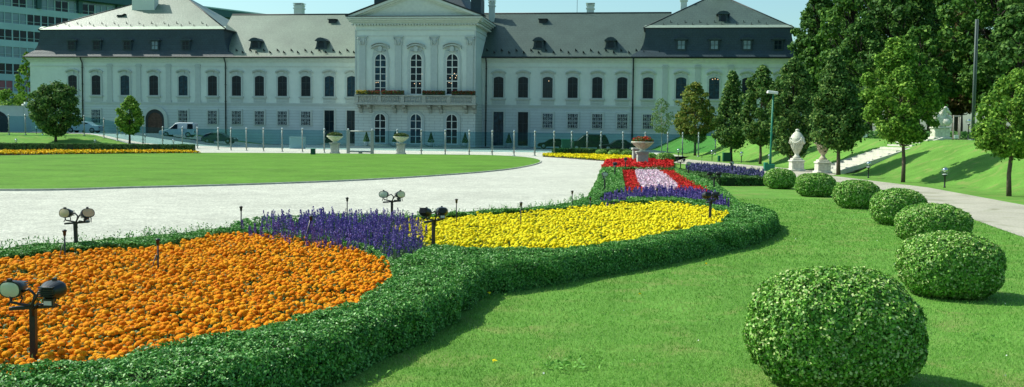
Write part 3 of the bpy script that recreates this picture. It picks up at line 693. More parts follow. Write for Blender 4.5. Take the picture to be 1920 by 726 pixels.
ptree('thin sparse young tree just behind the glass fence, right of the stone planter', 1240, 288, 1216, 1263, 182, 248, 'egg', 2300, .16, M['pale'], K=30, cr=.35, sparse=1, group=gr_, trunk_r=.05, bark='wood')
ptree('yellowing young tree beside the farthest part of the path', 1303, 292, 1262, 1342, 150, 262, 'egg', 12000, .2, M['autumn'], K=50, cr=.34, group=gr_, trunk_r=.11)
ptree('dark pointed young tree above the green cabinets', 1371, 303, 1333, 1412, 128, 272, 'cone', 13000, .18, M['linden'], K=60, cr=.36, group=gr_, trunk_r=.10, bark='barkd')
ptree('young tree directly left of the green lamp post', 1425, 308, 1385, 1470, 118, 272, 'egg', 13000, .18, M['linden'], K=55, cr=.34, group=gr_, trunk_r=.09)
ptree('bushy dark young tree behind the green lamp post and pale vase', 1482, 318, 1436, 1540, 104, 292, 'egg', 19000, .16, M['linden'], K=64, cr=.32, group=gr_, trunk_r=.09, bark='barkd')
ptree('young tree standing in front of the stone stairs', 1572, 328, 1508, 1622, 92, 276, 'cone', 20000, .15, M['linden'], K=66, cr=.36, group=gr_, trunk_r=.09)
ptree('broad bright green maple right of the stairs', 1693, 342, 1610, 1750, 66, 268, 'egg', 26000, .125, M['maple'], K=72, cr=.27, group=gr_, trunk_r=.075)
ptree('maple cut by the right edge of the picture', 1892, 368, 1834, 1990, 126, 286, 'egg', 24000, .11, M['maple'], K=66, cr=.27, group=gr_, trunk_r=.07)
# big trees behind the terrace
forest = [(1530, 100, 8, 70, 'chestnut', 15.5, 'tall dark tree at the left end of the wood, next to the palace roof'),
          (1592, 92, -60, 110, 'chestnut2', 17, 'big dark green tree in the wood above the tree by the stairs'),
          (1668, 84, -50, 120, 'chestnut', 17, 'big shaded tree in the wood behind the broad maple'),
          (1745, 88, -70, 120, 'chestnut2', 18, 'big leafy tree in the wood above the stone statue'),
          (1800, 80, 60, 70, 'rusty', 10.5, 'rust tinged tree in the wood left of the tall steel pole'),
          (1865, 76, -60, 150, 'chestnut2', 17, 'big tree in the wood right of the tall steel pole'),
          (1960, 70, -60, 140, 'chestnut', 17, 'big tree of the wood at the right edge of the picture'),
          (1562, 118, -20, 110, 'chestnut', 21, 'dark tree of the second row behind the left end of the wood'),
          (1630, 112, -60, 130, 'chestnut', 23, 'dark tree of the second row rising behind the wood'),
          (1710, 108, -60, 140, 'chestnut', 23, 'dark tree of the second row behind the statue'),
          (1790, 104, -60, 150, 'chestnut', 23, 'dark tree of the second row behind the tall steel pole'),
          (1880, 100, -60, 150, 'chestnut', 23, 'dark tree of the second row at the far right'),
          (1720, 74, 130, 60, 'chestnut2', 8.5, 'lower leafy tree in the wood directly behind the statue'),
          (1610, 80, 110, 60, 'chestnut', 9.5, 'lower dark tree in the wood behind the stairs'),
          (1905, 66, 100, 60, 'chestnut', 9, 'lower shaded tree behind the maple at the right edge')]
for k, (px, d, ct, cw, m, H, lab) in enumerate(forest):
    x, y, _ = PD(px, 250, d); wd = max(cw*d/F*1.25, 5.4)
    tree('forest_tree', lab, x, y, TZ, H, wd, H*(.16 if H > 12 else .2), 'egg', 16000 if H > 12 else 9000, .34 if H > 12 else .3, M[m], trunk_r=.3 if H > 12 else .16, bark='barkd', K=90 if H > 12 else 50, cr=.26, group='big trees of the wood on the terrace', seed=k*7)
# trees by the office block
for px, d, top, w_, lab in [(52, 150, 12.2, 3.4, 'narrow leafy tree between the office block and the palace corner'), (12, 140, 5.6, 6.5, 'low spreading tree behind the pale garden wall at the left edge')]:
    x, y, _ = PD(px, 250, d); tree('garden_tree', lab, x, y, 1.2, top, w_, 2.0, 'egg', 5000, .32, M['maple'], trunk_r=.12, K=34, cr=.32)
# ivy along the back of the terrace
def ivy():
    P = np.c_[rng.uniform(24, 44, 9000), rng.uniform(64, 70, 9000)]; P3 = np.c_[P, TZ+rng.random(9000)*.5]
    V, Q = leaves(P3, np.tile((0, -.3, 1.), (9000, 1)), .25, .7, .8); tag(link('ground_cover', qmesh('ground_cover', V, Q, M['ivy'])), 'low leafy ground cover under the big trees on the terrace', 'ground cover', kind='stuff')
ivy()
sheet('terrace_path', [(22.5, 57.5), (60, 54.5), (60, 57.0), (22.5, 60.5)], TZ+.045, M['path'])

# ------------------------------------------------------------------ palace
TH = math.atan(.14); D0 = 130.0
ux, uy = math.cos(TH), -math.sin(TH); nx_, ny_ = math.sin(TH), math.cos(TH)       # local x, local y (into the building)
def U(px, py, off=0.0):
    d = ray(px, py); ox, oy = nx_*off, D0+ny_*off
    t = (ox*nx_+oy*ny_)/(d[0]*nx_+d[1]*ny_); X_, Y_ = d[0]*t, d[1]*t
    return ((X_-ox)*ux+(Y_-oy)*uy, EYE+d[2]*t)
Xp = lambda px, py=160, off=0.0: U(px, py, off)[0]
pal = thing('palace', 'long white baroque palace with dark slate mansard roofs, central pediment and balcony', 'palace', (0, D0, 0), -TH)
zE = U(800, 108.5)[1]; zS = U(800, 198)[1]; print('eave', zE, 'string', zS)
xL, xR = Xp(57), Xp(1507)
xa, xb = Xp(424), Xp(1187)
wallp = MB().box(xL, xR, 0, 13, zS, zE).build('upper_wall', M['wall'], pal)
MB().box(xL-.06, xR+.06, -.06, 13.06, -.3, zS).build('ground_floor_wall', M['rust'], pal)
b = MB(); b.box(xL-.15, xR+.15, -.16, .0, zS-.02, zS+.16); b.box(xL-.1, xR+.1, -.1, 0, zS-.22, zS-.02); b.build('string_course', M['trim'], pal)
b = MB()
for k, (h, p) in enumerate([(.16, .12), (.14, .22), (.14, .34), (.12, .46)]):
    b.box(xL-p, xR+p, -p, 13+p, zE-.62+k*.155, zE-.62+k*.155+h)
b.box(xL-.07, xR+.07, -.07, 13, zE-1.25, zE-1.10)
b.build('cornice', M['cornice'], pal)
b = MB(); b.tube([(xL-.6, -.62, zE+.03), (xR+.6, -.62, zE+.03)], .11, 8); b.build('gutter', M['gutter'], pal)
# windows of the upper floor
def arch(cx, z0, w_, h, rise, n=8):
    pts = [(cx-w_/2, z0), (cx+w_/2, z0)]
    if rise <= 0: return pts+[(cx+w_/2, z0+h), (cx-w_/2, z0+h)]
    r = (w_*w_/4+rise*rise)/(2*rise); a0 = math.asin(min(1, w_/2/r)) if rise < w_/2-1e-6 else math.pi/2; cz = z0+h-r
    for k in range(n+1):
        a = a0-2*a0*k/n; pts.append((cx+r*math.sin(a), cz+r*math.cos(a)))
    return pts
wz0, wz1 = U(700, 181.5)[1], U(700, 143.0)[1]; WH = wz1-wz0; WW = 1.27
print('window', wz0, wz1)
def window_mesh(W, H, rise, cols, rows, fm, gm, bar=.05, hood='curved', sill=True):
    parts = {}
    parts['window'] = (MB().prism(arch(0, 0, W, H, rise), -.05, -.02), gm)
    fr = MB(); fr.ring(arch(0, 0, W, H, rise), arch(0, bar*1.4, W-2.8*bar, H-2.8*bar, rise*.9), -.085, -.05)
    for c in range(1, cols): x = -W/2+W*c/cols; fr.box(x-bar/2-.01, x+bar/2+.01, -.09, -.055, .05, H-.03)
    for r in range(1, rows): z = H*r/rows; th = bar*(.8 if (r % 2) else 1.3); fr.box(-W/2+.03, W/2-.03, -.082, -.055, z-th/2, z+th/2)
    parts['frame'] = (fr, fm); return parts
def place_windows(xs_, z, W, H, rise, cols, rows, fm, gm, y=0, surround=.2, hood=True, sill=True, bar=.05, name='window', lintel=None, grille=False, glassmats=None):
    p = window_mesh(W, H, rise, cols, rows, fm, gm, bar)
    gme = p['window'][0].mesh('window', p['window'][1]); fme = p['frame'][0].mesh('frame', p['frame'][1])
    sr = MB(); sr.ring(arch(0, -surround*.3, W+2*surround, H+1.3*surround, rise), arch(0, 0, W, H, rise), -.13, 0); sme = sr.mesh('surround', M['trim'])
    hme = sime = gri = None
    if hood:
        h = MB(); n = 10; W2 = W+.62
        def cv(off, th): 
            pts = [(-W2/2+W2*k/n, H+.42+off+.30*math.sin(math.pi*k/n)**.8) for k in range(n+1)]
            return pts+[(x, zz-th) for x, zz in pts[::-1]]
        h.prism(cv(.14, .12), -.34, 0); h.prism(cv(0.02, .12), -.24, 0); h.prism([(-W/2-.12, H+.1), (W/2+.12, H+.1), (W/2+.22, H+.42), (-W/2-.22, H+.42)], -.07, 0)
        h.prism([(-.14, H+.12), (.14, H+.12), (.2, H+.5), (-.2, H+.5)], -.16, 0)
        hme = h.mesh('hood', M['trim'])
    if sill:
        s = MB(); s.box(-W/2-.34, W/2+.34, -.28, 0, -.22, -.08); s.box(-W/2-.26, W/2+.26, -.18, 0, -.32, -.22)
        s.box(-W/2-.2, W/2+.2, -.07, 0, -.86, -.32); s.box(-W/2-.02, W/2+.02, -.11, -.0, -.66, -.44); sime = s.mesh('sill', M['trim'])
    if grille:
        g = MB(); st = .02; 
        for k in range(1, 6): x = -W/2+W*k/6; g.box(x-st, x+st, -.17, -.13, 0, H)
        for k in range(0, 5): zz = .02+(H-.04)*k/4; g.box(-W/2, W/2, -.175, -.135, zz-st, zz+st)
        for (cx_, cz_, rr) in [(0, H/2, .30), (0, H/2, .14), (-W*.3, H*.86, .15), (W*.3, H*.86, .15), (-W*.3, H*.14, .15), (W*.3, H*.14, .15), (-W*.38, H/2, .12), (W*.38, H/2, .12)]:
            g.tube([(cx_+rr*math.cos(a), -.19, cz_+rr*math.sin(a)) for a in np.linspace(0, 2*math.pi, 13)], .022, 5, caps=False)
        gri = g.mesh('grille', M['grille'])
    out = []; gm2 = gme.copy(); gm2.materials[0] = M['glassc']; gm3 = gme.copy(); gm3.materials[0] = M['glassd']
    for x in xs_:
        o = link(name, (gme, gm2, gm3, gme)[int(rng.integers(0, 4))], pal, (x, y, z)); link('frame', fme, o); link('surround', sme, o)
        if hme: link('hood', hme, o)
        if sime: link('sill', sime, o)
        if gri: link('grille', gri, o)
        out.append(o)
    return out
upx = [137, 181, 235, 289, 344, 399, 444, 487, 530, 574, 618, 660, 935, 981, 1027, 1074, 1120, 1167, 1215, 1277, 1339, 1401, 1463]
place_windows([Xp(p) for p in upx], wz0, WW, WH, .22, 2, 3, M['frame_dark'], M['glass'], bar=.04)
gz0, gz1 = U(700, 236.5)[1], U(700, 210)[1]; print('gw', gz0, gz1)
gpx = [181, 344, 399, 444, 487, 530, 574, 1027, 1074, 1120, 1167, 1215, 1277, 1339, 1401]
place_windows([Xp(p, 222) for p in gpx], gz0, 1.24, gz1-gz0, 0, 2, 2, M['frame_dark'], M['glass'], y=-.06, hood=False, sill=False, grille=True, surround=.22)
for dn in [618, 660, 935, 981]:
    pass
place_windows([Xp(p, 222) for p in (618, 660, 935, 981)], .25, 1.3, gz1-.1, 0, 2, 3, M['frame_dark'], M['glass'], y=-.06, hood=False, sill=False, surround=.22, name='tall_door', bar=.04)
for p in (618, 660, 935, 981): b = MB(); x = Xp(p, 222); b.box(x-1.3, x+1.3, -1.1, -.07, 0, .13); b.box(x-1.0, x+1.0, -.75, -.07, .13, .25); b.build('door_steps', M['stone'], pal)
# arched gateway
gx = Xp(291.5, 230); gw = 41*.0679*.96; gh = U(291, 205)[1]
g_ = MB().prism(arch(gx, .02, gw, gh, gw/2-.02, 14), -.09, -.065).build('gateway', M['arch_dark'], pal)  # flat panel on the wall; the recess gloom is put into its brick colour
MB().ring(arch(gx, 0, gw+1.0, gh+.5, gw/2+.48, 14), arch(gx, 0, gw, gh, gw/2-.02, 14), -.22, -.06).build('arch_surround', M['trim'], g_)
MB().ring(arch(gx, .05, gw-.1, gh-.1, gw/2-.1, 14), arch(gx, .05, gw-.6, gh-.5, gw/2-.4, 14), -.14, -.09).build('gate_leaf', M['gutter'], g_)
# pilasters
for p in (206, 260, 316, 371, 1247, 1308, 1370, 1432):
    x = Xp(p); b = MB(); b.box(x-.34, x+.34, -.10, 0, zS+.16, zE-.85); b.box(x-.44, x+.44, -.17, 0, zE-1.15, zE-1.0); b.box(x-.40, x+.40, -.14, 0, zE-1.32, zE-1.24)
    b.box(x-.44, x+.44, -.15, 0, zS+.16, zS+.42); b.build('pilaster', M['trim'], pal)
for p in (156, 424, 912, 1187):
    x = Xp(p); b = MB(); b.tube([(x, -.62, zE), (x, -.62, zE-.2), (x, -.2, zE-.75), (x, -.2, .1)], .085, 8)
    for zz in np.arange(1.2, zE-1, 2.2): b.box(x-.12, x+.12, -.3, -.05, zz, zz+.05)
    b.build('downpipe', M['gutter'], pal)
# wing roofs
RD = 7.0; zR = U(560, 27.5, RD)[1]; print('ridge', zR)
def slope_y(z): return -.6+(z-zE)*(RD+.6)/(zR-zE)
def wing_roof(x0, x1, m):
    b = MB(); b.add([(x0, -.6, zE+.08), (x1, -.6, zE+.08), (x1, RD, zR), (x0, RD, zR), (x0, 2*RD+.6, zE+.08), (x1, 2*RD+.6, zE+.08)], [(0, 1, 2, 3), (3, 2, 5, 4), (0, 4, 5, 1)])
    o = b.build('roof', m, pal)
    r = MB(); r.tube([(x0, RD, zR+.02), (x1, RD, zR+.02)], .10, 6); r.build('ridge_cap', M['gutter'], o)
    g = MB(); g.add([(0, 0, 0), (.3, -.02, .02), (.04, -.22, .35), (0, -.2, .35)], [(0, 1, 2, 3)]); g.box(-.02, .03, -.22, -.17, -.02, .34); gm_ = g.mesh('snow_guard', M['gutter'])
    for row, zz in ((0, zE+.55), (1, zE+.85)):
        for x in np.arange(x0+.6+row*.9, x1-.4, 1.9):
            link('snow_guard', gm_, o, (x, slope_y(zz), zz))
    return o
lr = wing_roof(Xp(395, 60), Xp(690, 60), M['slatepale']); rr_ = wing_roof(Xp(890, 60), Xp(1260, 60), M['slate'])
# dormers on the wing roofs
def dormer_mesh():
    fy = 0; b = MB(); b.prism(arch(0, -.1, 1.2, 1.45, .3, 8), 0, 3.2)
    hd_ = MB(); o = arch(0, .95, 1.95, .5, .38, 8)
    hd_.prism([(-.82, 1.12), (-.62, 1.3), (-.35, 1.5), (0, 1.56), (.35, 1.5), (.62, 1.3), (.82, 1.12), (.6, 1.08), (-.6, 1.08)], -.3, 3.0)
    return b, hd_
for rf, pxs in ((lr, (478, 602)), (rr_, (1010, 1145))):
    for p in pxs:
        z = U(p, 93, .8)[1]; y = slope_y(z); x = U(p, 88, y)[0]; bd, hh = dormer_mesh()
        o = bd.build('dormer', M['mansard'], rf, (x, y, z)); hh.build('hood', M['mansard'], o)
        MB().prism(arch(0, .25, .8, .85, .2), -.03, 0).build('window', M['glass'], o)
        MB().prism([(-.602, 0), (-.9, 0), (-.8, .12), (-.68, .35), (-.602, .8)], -.05, 1.4).build('scroll', M['mansard'], o); MB().prism([(.602, 0), (.9, 0), (.8, .12), (.68, .35), (.602, .8)], -.05, 1.4).build('scroll', M['mansard'], o)
for rf, p in ((lr, 623), (rr_, 1018)):
    z = U(p, 42, 5)[1]; y = slope_y(z); x = U(p, 42, y)[0]; b = MB(); b.box(-.5, .5, -.1, .9, -.2, .42); b.box(-.62, .62, -.3, .8, .42, .5); b.build('roof_hatch', M['gutter'], rf, (x, y, z))
# mansard pavilions
def mansard(x0, x1, ridge0, ridge1, zt, top_m, yfr=0):
    rings = [(0, 0), (.28, .30), (.75, .6), (1.2, .85), (1.55, 1.6), (1.75, 2.5), (1.85, 3.55)]
    b = MB(); vs = []
    Y1 = 14.5
    for ins, h in rings:
        f = .12+.45*ins; vs += [(x0+ins, -.65+(f if ins else 0), zE+.1+h), (x1-ins, -.65+(f if ins else 0), zE+.1+h), (x1-ins, Y1-ins, zE+.1+h), (x0+ins, Y1-ins, zE+.1+h)]
    b.add(vs, [(k*4+i, k*4+(i+1) % 4, k*4+4+(i+1) % 4, k*4+4+i) for k in range(len(rings)-1) for i in range(4)]+[(3, 2, 1, 0)])
    o = b.build('mansard_roof', M['mansard'], pal)
    z = zE+.1+3.55; i0 = 1.6
    t = MB(); t.box(x0+i0, x1-i0, -.65+.95, Y1-i0, z-.02, z+.12); t.build('roof_edge', M['gutter'], o)
    zz = z+.13; i1 = i0-.04; j1 = .9
    c = MB(); yr = 7.0
    q = [(x0+i1, -.65+j1, zz), (x1-i1, -.65+j1, zz), (x1-i1, Y1-i1, zz), (x0+i1, Y1-i1, zz), (ridge0, yr, zt), (ridge1, yr, zt)]
    c.add(q, [(0, 1, 5, 4), (1, 2, 5), (2, 3, 4, 5), (3, 0, 4)]); h = c.build('hip_roof', top_m, o)
    e = MB(); e.add([(x0+i1, -.68+j1, zz+.015), (x1-i1, -.68+j1, zz+.015), (x1-i1-.2, -.68+j1+.5, zz+.015+.5*(zt-zz)/(yr+.65-j1)), (x0+i1+.2, -.68+j1+.5, zz+.015+.5*(zt-zz)/(yr+.65-j1))], [(0, 1, 2, 3)]); e.build('eaves_flashing', M['copper'], h)
    hp = MB()
    for a_, b_ in ((0, 4), (1, 5)): MB().tube([q[a_], q[b_]], .09, 6).build('hip_cap', M['gutter'], h)
    g = MB(); g.box(-.03, .03, -.05, 0, 0, .28); g.box(-.03, .22, -.05, -.02, 0, .05); gm_ = g.mesh('snow_guard', M['gutter']); sl_ = (zt-zz)/(yr+.65-j1)
    for row in (0, 1):
        for x in np.arange(x0+4+row*.9, x1-4, 1.8):
            yy = -.65+j1+.55+row*.5; z3 = zz+(yy+.65-j1)*sl_; link('snow_guard', gm_, h, (x, yy, z3))
    return o, h, z, zz, sl_, j1
xl0, xl1 = Xp(50, 105), Xp(443, 105)
ztl = U(320, -10, 7)[1]; m1, h1, zm, zz1, sl1, i1 = mansard(xl0, xl1, Xp(318, 0, 7), Xp(342, 0, 7), ztl, M['slatepale'])
ztr = U(1340, -9, 7)[1]; m2, h2, _, zz2, sl2, _ = mansard(Xp(1182, 108), Xp(1512, 108), Xp(1338, 0, 7), Xp(1350, 0, 7), ztr, M['slate'])
for mo, pxs, lit in ((m1, (136, 183, 240, 292, 350), 292), (m2, (1277, 1339, 1400, 1458), 0)):
    for p in pxs:
        x, z = U(p, 96, 0.2); b = MB(); b.box(-.62, .62, .42, 2, 0, 1.45); o = b.build('dormer', M['mansard'], mo, (x, -.47, z))
        hb = MB(); hb.prism([(-.85, 1.42), (-.6, 1.6), (0, 1.68), (.6, 1.6), (.85, 1.42), (.6, 1.36), (-.6, 1.36)], .25, 2.0); hb.build('hood', M['mansard'], o)
        wn = MB().box(-.42, .42, .39, .42, .22, 1.25).build('window', M['glassb'] if p not in (136, 183, 240, 350, 1458) else M['glass'], o)
        fb = MB(); fb.box(-.03, .03, .36, .39, .22, 1.25); fb.box(-.42, .42, .361, .391, .7, .76); fb.ring([(-.48, .16), (.48, .16), (.48, 1.31), (-.48, 1.31)], [(-.42, .22), (.42, .22), (.42, 1.25), (-.42, 1.25)], .36, .42); fb.build('frame', M['frame_dark'], wn)
# dormer on the right hip
def on_hip(px, py, zz, sl_):
    y = 2.0
    for _ in range(12):
        x, z = U(px, py, y); y = (z-zz)/sl_-.65+i1
    return x, y, z
x, y, z = on_hip(1356, 40, zz2, sl2); b = MB(); b.prism(arch(0, -.2, 1.1, 1.3, .3), 0, 2.4); o = b.build('dormer', M['mansard'], h2, (x, y, z))
MB().prism([(-.85, .9), (-.5, 1.2), (0, 1.3), (.5, 1.2), (.85, .9), (.6, .86), (-.6, .86)], -.2, 2.2).build('hood', M['mansard'], o)
MB().prism(arch(0, 0, .6, .8, .2), -.03, 0).build('window', M['glass'], o)
x, y, z = on_hip(226, 31, zz1, sl1); MB().prism([(-.5, 0), (.3, 0), (.62, .38), (.3, .2), (-.4, .2)], -.2, .8).build('roof_vent', M['gutter'], h1, (x, y, z))
# chimneys
def chimney(px0, px1, pyb, pyt, off, par, m='cornice', cap=True):
    x0 = Xp(px0, pyb, off); x1 = Xp(px1, pyb, off); zb = U(px0, pyb, off)[1]; zt = U(px0, pyt, off)[1]; dp = min(1.2, (x1-x0))
    b = MB(); b.box(x0, x1, 0, dp, zb-1.6, zt); b.box(x0-.1, x1+.1, -.1, dp+.1, zt-.55, zt-.4); b.box(x0-.08, x1+.08, -.08, dp+.08, zt-.12, zt+.02)
    if cap:
        for xx in (x0+.08, x1-.18): b.box(xx, xx+.1, .1, dp-.1, zt, zt+.16)
        b.box(x0-.12, x1+.12, -.12, dp+.12, zt+.16, zt+.24)
    b.build('chimney', M[m], par, (0, off, 0))
x, y, z = on_hip(268, 19, zz1, sl1); chimney(247.5, 289.5, 19, -14, y, h1, 'wall')
chimney(313, 350, -4, -34, 7.5, h1, 'wall')
chimney(551, 566, 27, 9, 8, lr, 'wall'); chimney(1100, 1113, 25, 9, 8, rr_, 'wall')
chimney(916.5, 926.5, 34, 4, 5.5, rr_, 'wall'); chimney(1276, 1288, 18, -6, 5.2, h2, 'wall'); chimney(1336, 1362, -6, -30, 6.6, h2, 'wall')
x, z = U(1082, 25, RD); MB().tube([(x, RD, zR-.2), (x, RD, zR+2.6)], .03, 6).build('lightning_rod', M['gutter'], rr_)

# central block
PF = -5.0
X0, X1 = Xp(666.5, 160, PF), Xp(891, 160, PF); zc = U(780, 33, PF)[1]; zf = U(780, 194, PF)[1]; zb_ = .0
print('central', X0, X1, zc, zf)
cb_ = MB().box(X0, X1, PF, 8, zf, zc).build('central_block', M['wall'], pal)
MB().box(X0-.06, X1+.06, PF-.06, 1, -.3, zf).build('central_ground_floor', M['rust2'], pal)
b = MB()
for k, (z_, p) in enumerate([(-.0, .95), (-.22, .75), (-.42, .5), (-.62, .3)]): b.box(X0-p, X1+p, PF-p, 8, zc-.18+z_, zc+.02+z_)
b.box(X0-.1, X1+.1, PF-.1, 7.9, zc-1.62, zc-1.48); b.box(X0-.05, X1+.05, PF-.05, 7.9, zc-2.3, zc-2.2); 
for k in range(44): xx = X0-.3+k*(X1-X0+.6)/43; b.box(xx-.09, xx+.09, PF-.44, PF, zc-.98, zc-.82)
for k in range(26): yy = PF+.2+k*.48; b.box(X1, X1+.55, yy, yy+.24, zc-.98, zc-.82)
b.build('entablature', M['cornice'], pal)
MB().box(X0-1.0, X1+1.0, PF-1.0, 8, zc+.02, zc+.1).build('cornice_flashing', M['gutter'], pal)
# pediment
xm = (X0+X1)/2; za = U(785, -17, PF)[1]; 
pt = MB().prism([(X0-.75, zc+.1), (X1+.75, zc+.1), (xm, za-.45)], PF-.15, PF+1).build('pediment', M['cornice'], pal)
b = MB(); 
for sgn, xe in ((1, X0-1.0), (-1, X1+1.0)):
    L_ = Vector((xm-xe, 0, za-zc-.1)); nvec = Vector((-L_.z, 0, L_.x)).normalized()*(1 if sgn > 0 else -1)
    for th, pr, o_ in ((.30, .7, 0), (.22, .45, -.30), (.18, .25, -.52)):
        p0 = Vector((xe, 0, zc+.1))+nvec*(o_); p1 = Vector((xm, 0, za))+nvec*o_
        b.prism([(p0.x, p0.z), (p1.x, p1.z), ((p1+nvec*-th).x, (p1+nvec*-th).z), ((p0-nvec*th).x, (p0-nvec*th).z)], PF-pr, PF+.9)
b.build('raking_cornice', M['cornice'], pt)
b = MB()
for sgn, xe in ((1, X0-1.1), (-1, X1+1.1)):
    L_ = Vector((xm-xe, 0, za-zc-.1)); nvec = Vector((-L_.z, 0, L_.x)).normalized()*(1 if sgn > 0 else -1)
    p0 = Vector((xe, 0, zc+.12))+nvec*.02; p1 = Vector((xm, 0, za+.02))+nvec*.02
    b.prism([(p0.x, p0.z), (p1.x, p1.z), ((p1+nvec*.12).x, (p1+nvec*.12).z), ((p0+nvec*.12).x, (p0+nvec*.12).z)], PF-.8, PF+1)
b.build('pediment_flashing', M['gutter'], pt)
# central mansard roof behind the pediment
b = MB(); rings = [(-.9, .1), (.3, .45), (1.6, 1.3), (2.5, 2.6), (3.0, 4.2), (3.3, 6.0)]; vs = []
for ins, h in rings: vs += [(X0+ins, PF+.6+ins, zc+h), (X1-ins, PF+.6+ins, zc+h), (X1-ins, 9-ins, zc+h), (X0+ins, 9-ins, zc+h)]
b.add(vs, [(k*4+i, k*4+(i+1) % 4, k*4+4+(i+1) % 4, k*4+4+i) for k in range(5) for i in range(4)]+[(3, 2, 1, 0), (20, 21, 22, 23)]); cr_ = b.build('central_roof', M['mansard'], pal)
for px_ in (712, 893):
    x, z = U(px_, 12, PF+2.5); b = MB(); b.prism(arch(0, -1, 1.3, 2.3, .4), 0, 2.6); o = b.build('dormer', M['mansard'], cr_, (x, PF+2.2, z))
    MB().prism([(-.95, 1.1), (-.6, 1.4), (0, 1.52), (.6, 1.4), (.95, 1.1), (.6, 1.02), (-.6, 1.02)], -.2, 2.5).build('hood', M['mansard'], o)
# central windows
cz0, cz1 = U(780, 178, PF)[1], U(780, 100, PF)[1]; cxs = [Xp(713.5, 140, PF), Xp(780.5, 140, PF), Xp(848, 140, PF)]
CW = 25*.0642
place_windows(cxs, cz0, CW, cz1-cz0, CW/2-.01, 2, 6, M['frame_white'], M['glass'], y=PF, hood=False, sill=False, surround=.28, bar=.085, name='arched_window')
cg0, cg1 = U(780, 262, PF)[1], U(780, 212.5, PF)[1]
place_windows(cxs, .35, CW*.98, cg1-.35, CW*.49-.02, 2, 4, M['frame_white'], M['glass'], y=PF-.06, hood=False, sill=False, surround=.30, bar=.085, name='arched_door')
for x in cxs:
    b = MB(); n = 12; W2 = 2.3
    for off, th, dp in ((0, .2, .42), (.2, .12, .55)):
        up = [(x-W2/2+W2*k/n, cz1+.72+off+.42*math.sin(math.pi*k/n)**.7) for k in range(n+1)]; b.prism(up+[(a_, c_-th) for a_, c_ in up[::-1]], PF-dp, PF)
    b.prism([(x-1.1, cz1-1.0), (x-.95, cz1+.1), (x-.75, cz1+.75), (x+.75, cz1+.75), (x+.95, cz1+.1), (x+1.1, cz1-1.0), (x+.86, cz1-1.0), (x+.84, cz1-.6), (x+.6, cz1-.02), (x, cz1+.24), (x-.6, cz1-.02), (x-.84, cz1-.6), (x-.86, cz1-1.0)], PF-.10, PF)
    b.prism([(x-.2, cz1+.2), (x+.2, cz1+.2), (x+.28, cz1+.72), (x, cz1+.9), (x-.28, cz1+.72)], PF-.36, PF)
    b.tube([(x-.7, PF-.14, cz1+.35), (x-.4, PF-.2, cz1+.22), (x, PF-.22, cz1+.45), (x+.4, PF-.2, cz1+.22), (x+.7, PF-.14, cz1+.35)], .07, 6)
    b.build('window_hood', M['trim'], pal)
for px_, py_ in [(705, 155), (709, 154.5), (725, 143), (777, 157), (787, 157), (792, 139), (842, 155), (846, 156), (848, 142), (856, 142), (852, 138), (844, 146), (854, 146), (1029, 152), (1336, 149), (1341, 148), (1346, 149)]:
    of = PF-.06 if px_ < 900 else -.06; x, z = U(px_, py_, of); b = MB(); b.lathe([(.001, -.05), (.05, -.02), (.05, .02), (.001, .05)], 8, (x, of, z)); b.build('chandelier_bulb', M['bulb'], pal)
# pilasters of the centre
for px_ in (680, 747, 814, 881):
    x = Xp(px_, 140, PF); b = MB(); b.box(x-.42, x+.42, PF-.16, PF, zf+1.2, zc-3.4); b.box(x-.55, x+.55, PF-.22, PF, zf+.6, zf+1.2)
    b.box(x-.62, x+.62, PF-.3, PF, zc-2.42, zc-2.3); b.box(x-.5, x+.5, PF-.2, PF, zc-3.4, zc-2.42)
    for s_ in (-1, 1):
        b.tube([(x+s_*.5, PF-.26, zc-2.5), (x+s_*.55, PF-.34, zc-2.65), (x+s_*.42, PF-.34, zc-2.75), (x+s_*.36, PF-.3, zc-2.6)], .08, 6)
        b.tube([(x+s_*.12, PF-.22, zc-3.35), (x+s_*.28, PF-.32, zc-3.0), (x+s_*.2, PF-.34, zc-2.8)], .08, 6)
    b.build('pilaster', M['trim'], pal)
for s_, x in ((-1, X0), (1, X1)): MB().box(x-.12 if s_ > 0 else x-.05, x+.05 if s_ > 0 else x+.12, PF-.08, PF+.1, zf, zc-1.6).build('corner_strip', M['trim'], pal)
# balcony
BF = PF-1.35; bz0 = U(780, 193.5, BF)[1]; bz1 = U(780, 178.5, BF)[1]; bx0, bx1 = Xp(665, 186, BF), Xp(891, 186, BF)
bal = MB(); bal.box(bx0-.12, bx1+.12, BF-.14, PF-.065, bz0-.22, bz0-.02); bal.box(bx0, bx1, BF, PF-.065, bz0-.02, bz0+.08)
balo = bal.build('balcony', M['stone'], pal)
rl = MB(); rl.box(bx0-.06, bx1+.06, BF-.06, BF+.34, bz1-.14, bz1); rl.box(bx0-.06, bx0+.34, BF+.34, PF-.1, bz1-.14, bz1); rl.box(bx1-.34, bx1+.06, BF+.34, PF-.1, bz1-.14, bz1); rl.build('handrail', M['stone'], balo)
piers = [0, .2, .395, .58, .79, 1.0]
for f in piers: x = bx0+.2+(bx1-bx0-.4)*f; MB().box(x-.24, x+.24, BF, BF+.28, bz0+.08, bz1-.14).build('pier', M['stone'], balo)
bm1 = MB().lathe([(.075, 0), (.075, .06), (.04, .1), (.10, .28), (.085, .36), (.045, .55), (.05, .62), (.07, .66), (.07, .72)], 8).mesh('baluster', M['stone'])
H_ = (bz1-.14)-(bz0+.08); cnt = 0
for i in range(len(piers)-1):
    a_ = bx0+.2+(bx1-bx0-.4)*piers[i]+.35; c_ = bx0+.2+(bx1-bx0-.4)*piers[i+1]-.35; nb = int((c_-a_)/.2)+1
    for k in range(nb):
        o = link('baluster', bm1, balo, (a_+(c_-a_)*k/(nb-1), BF+.14, bz0+.08)); o.scale = (1, 1, H_/.72); cnt += 1
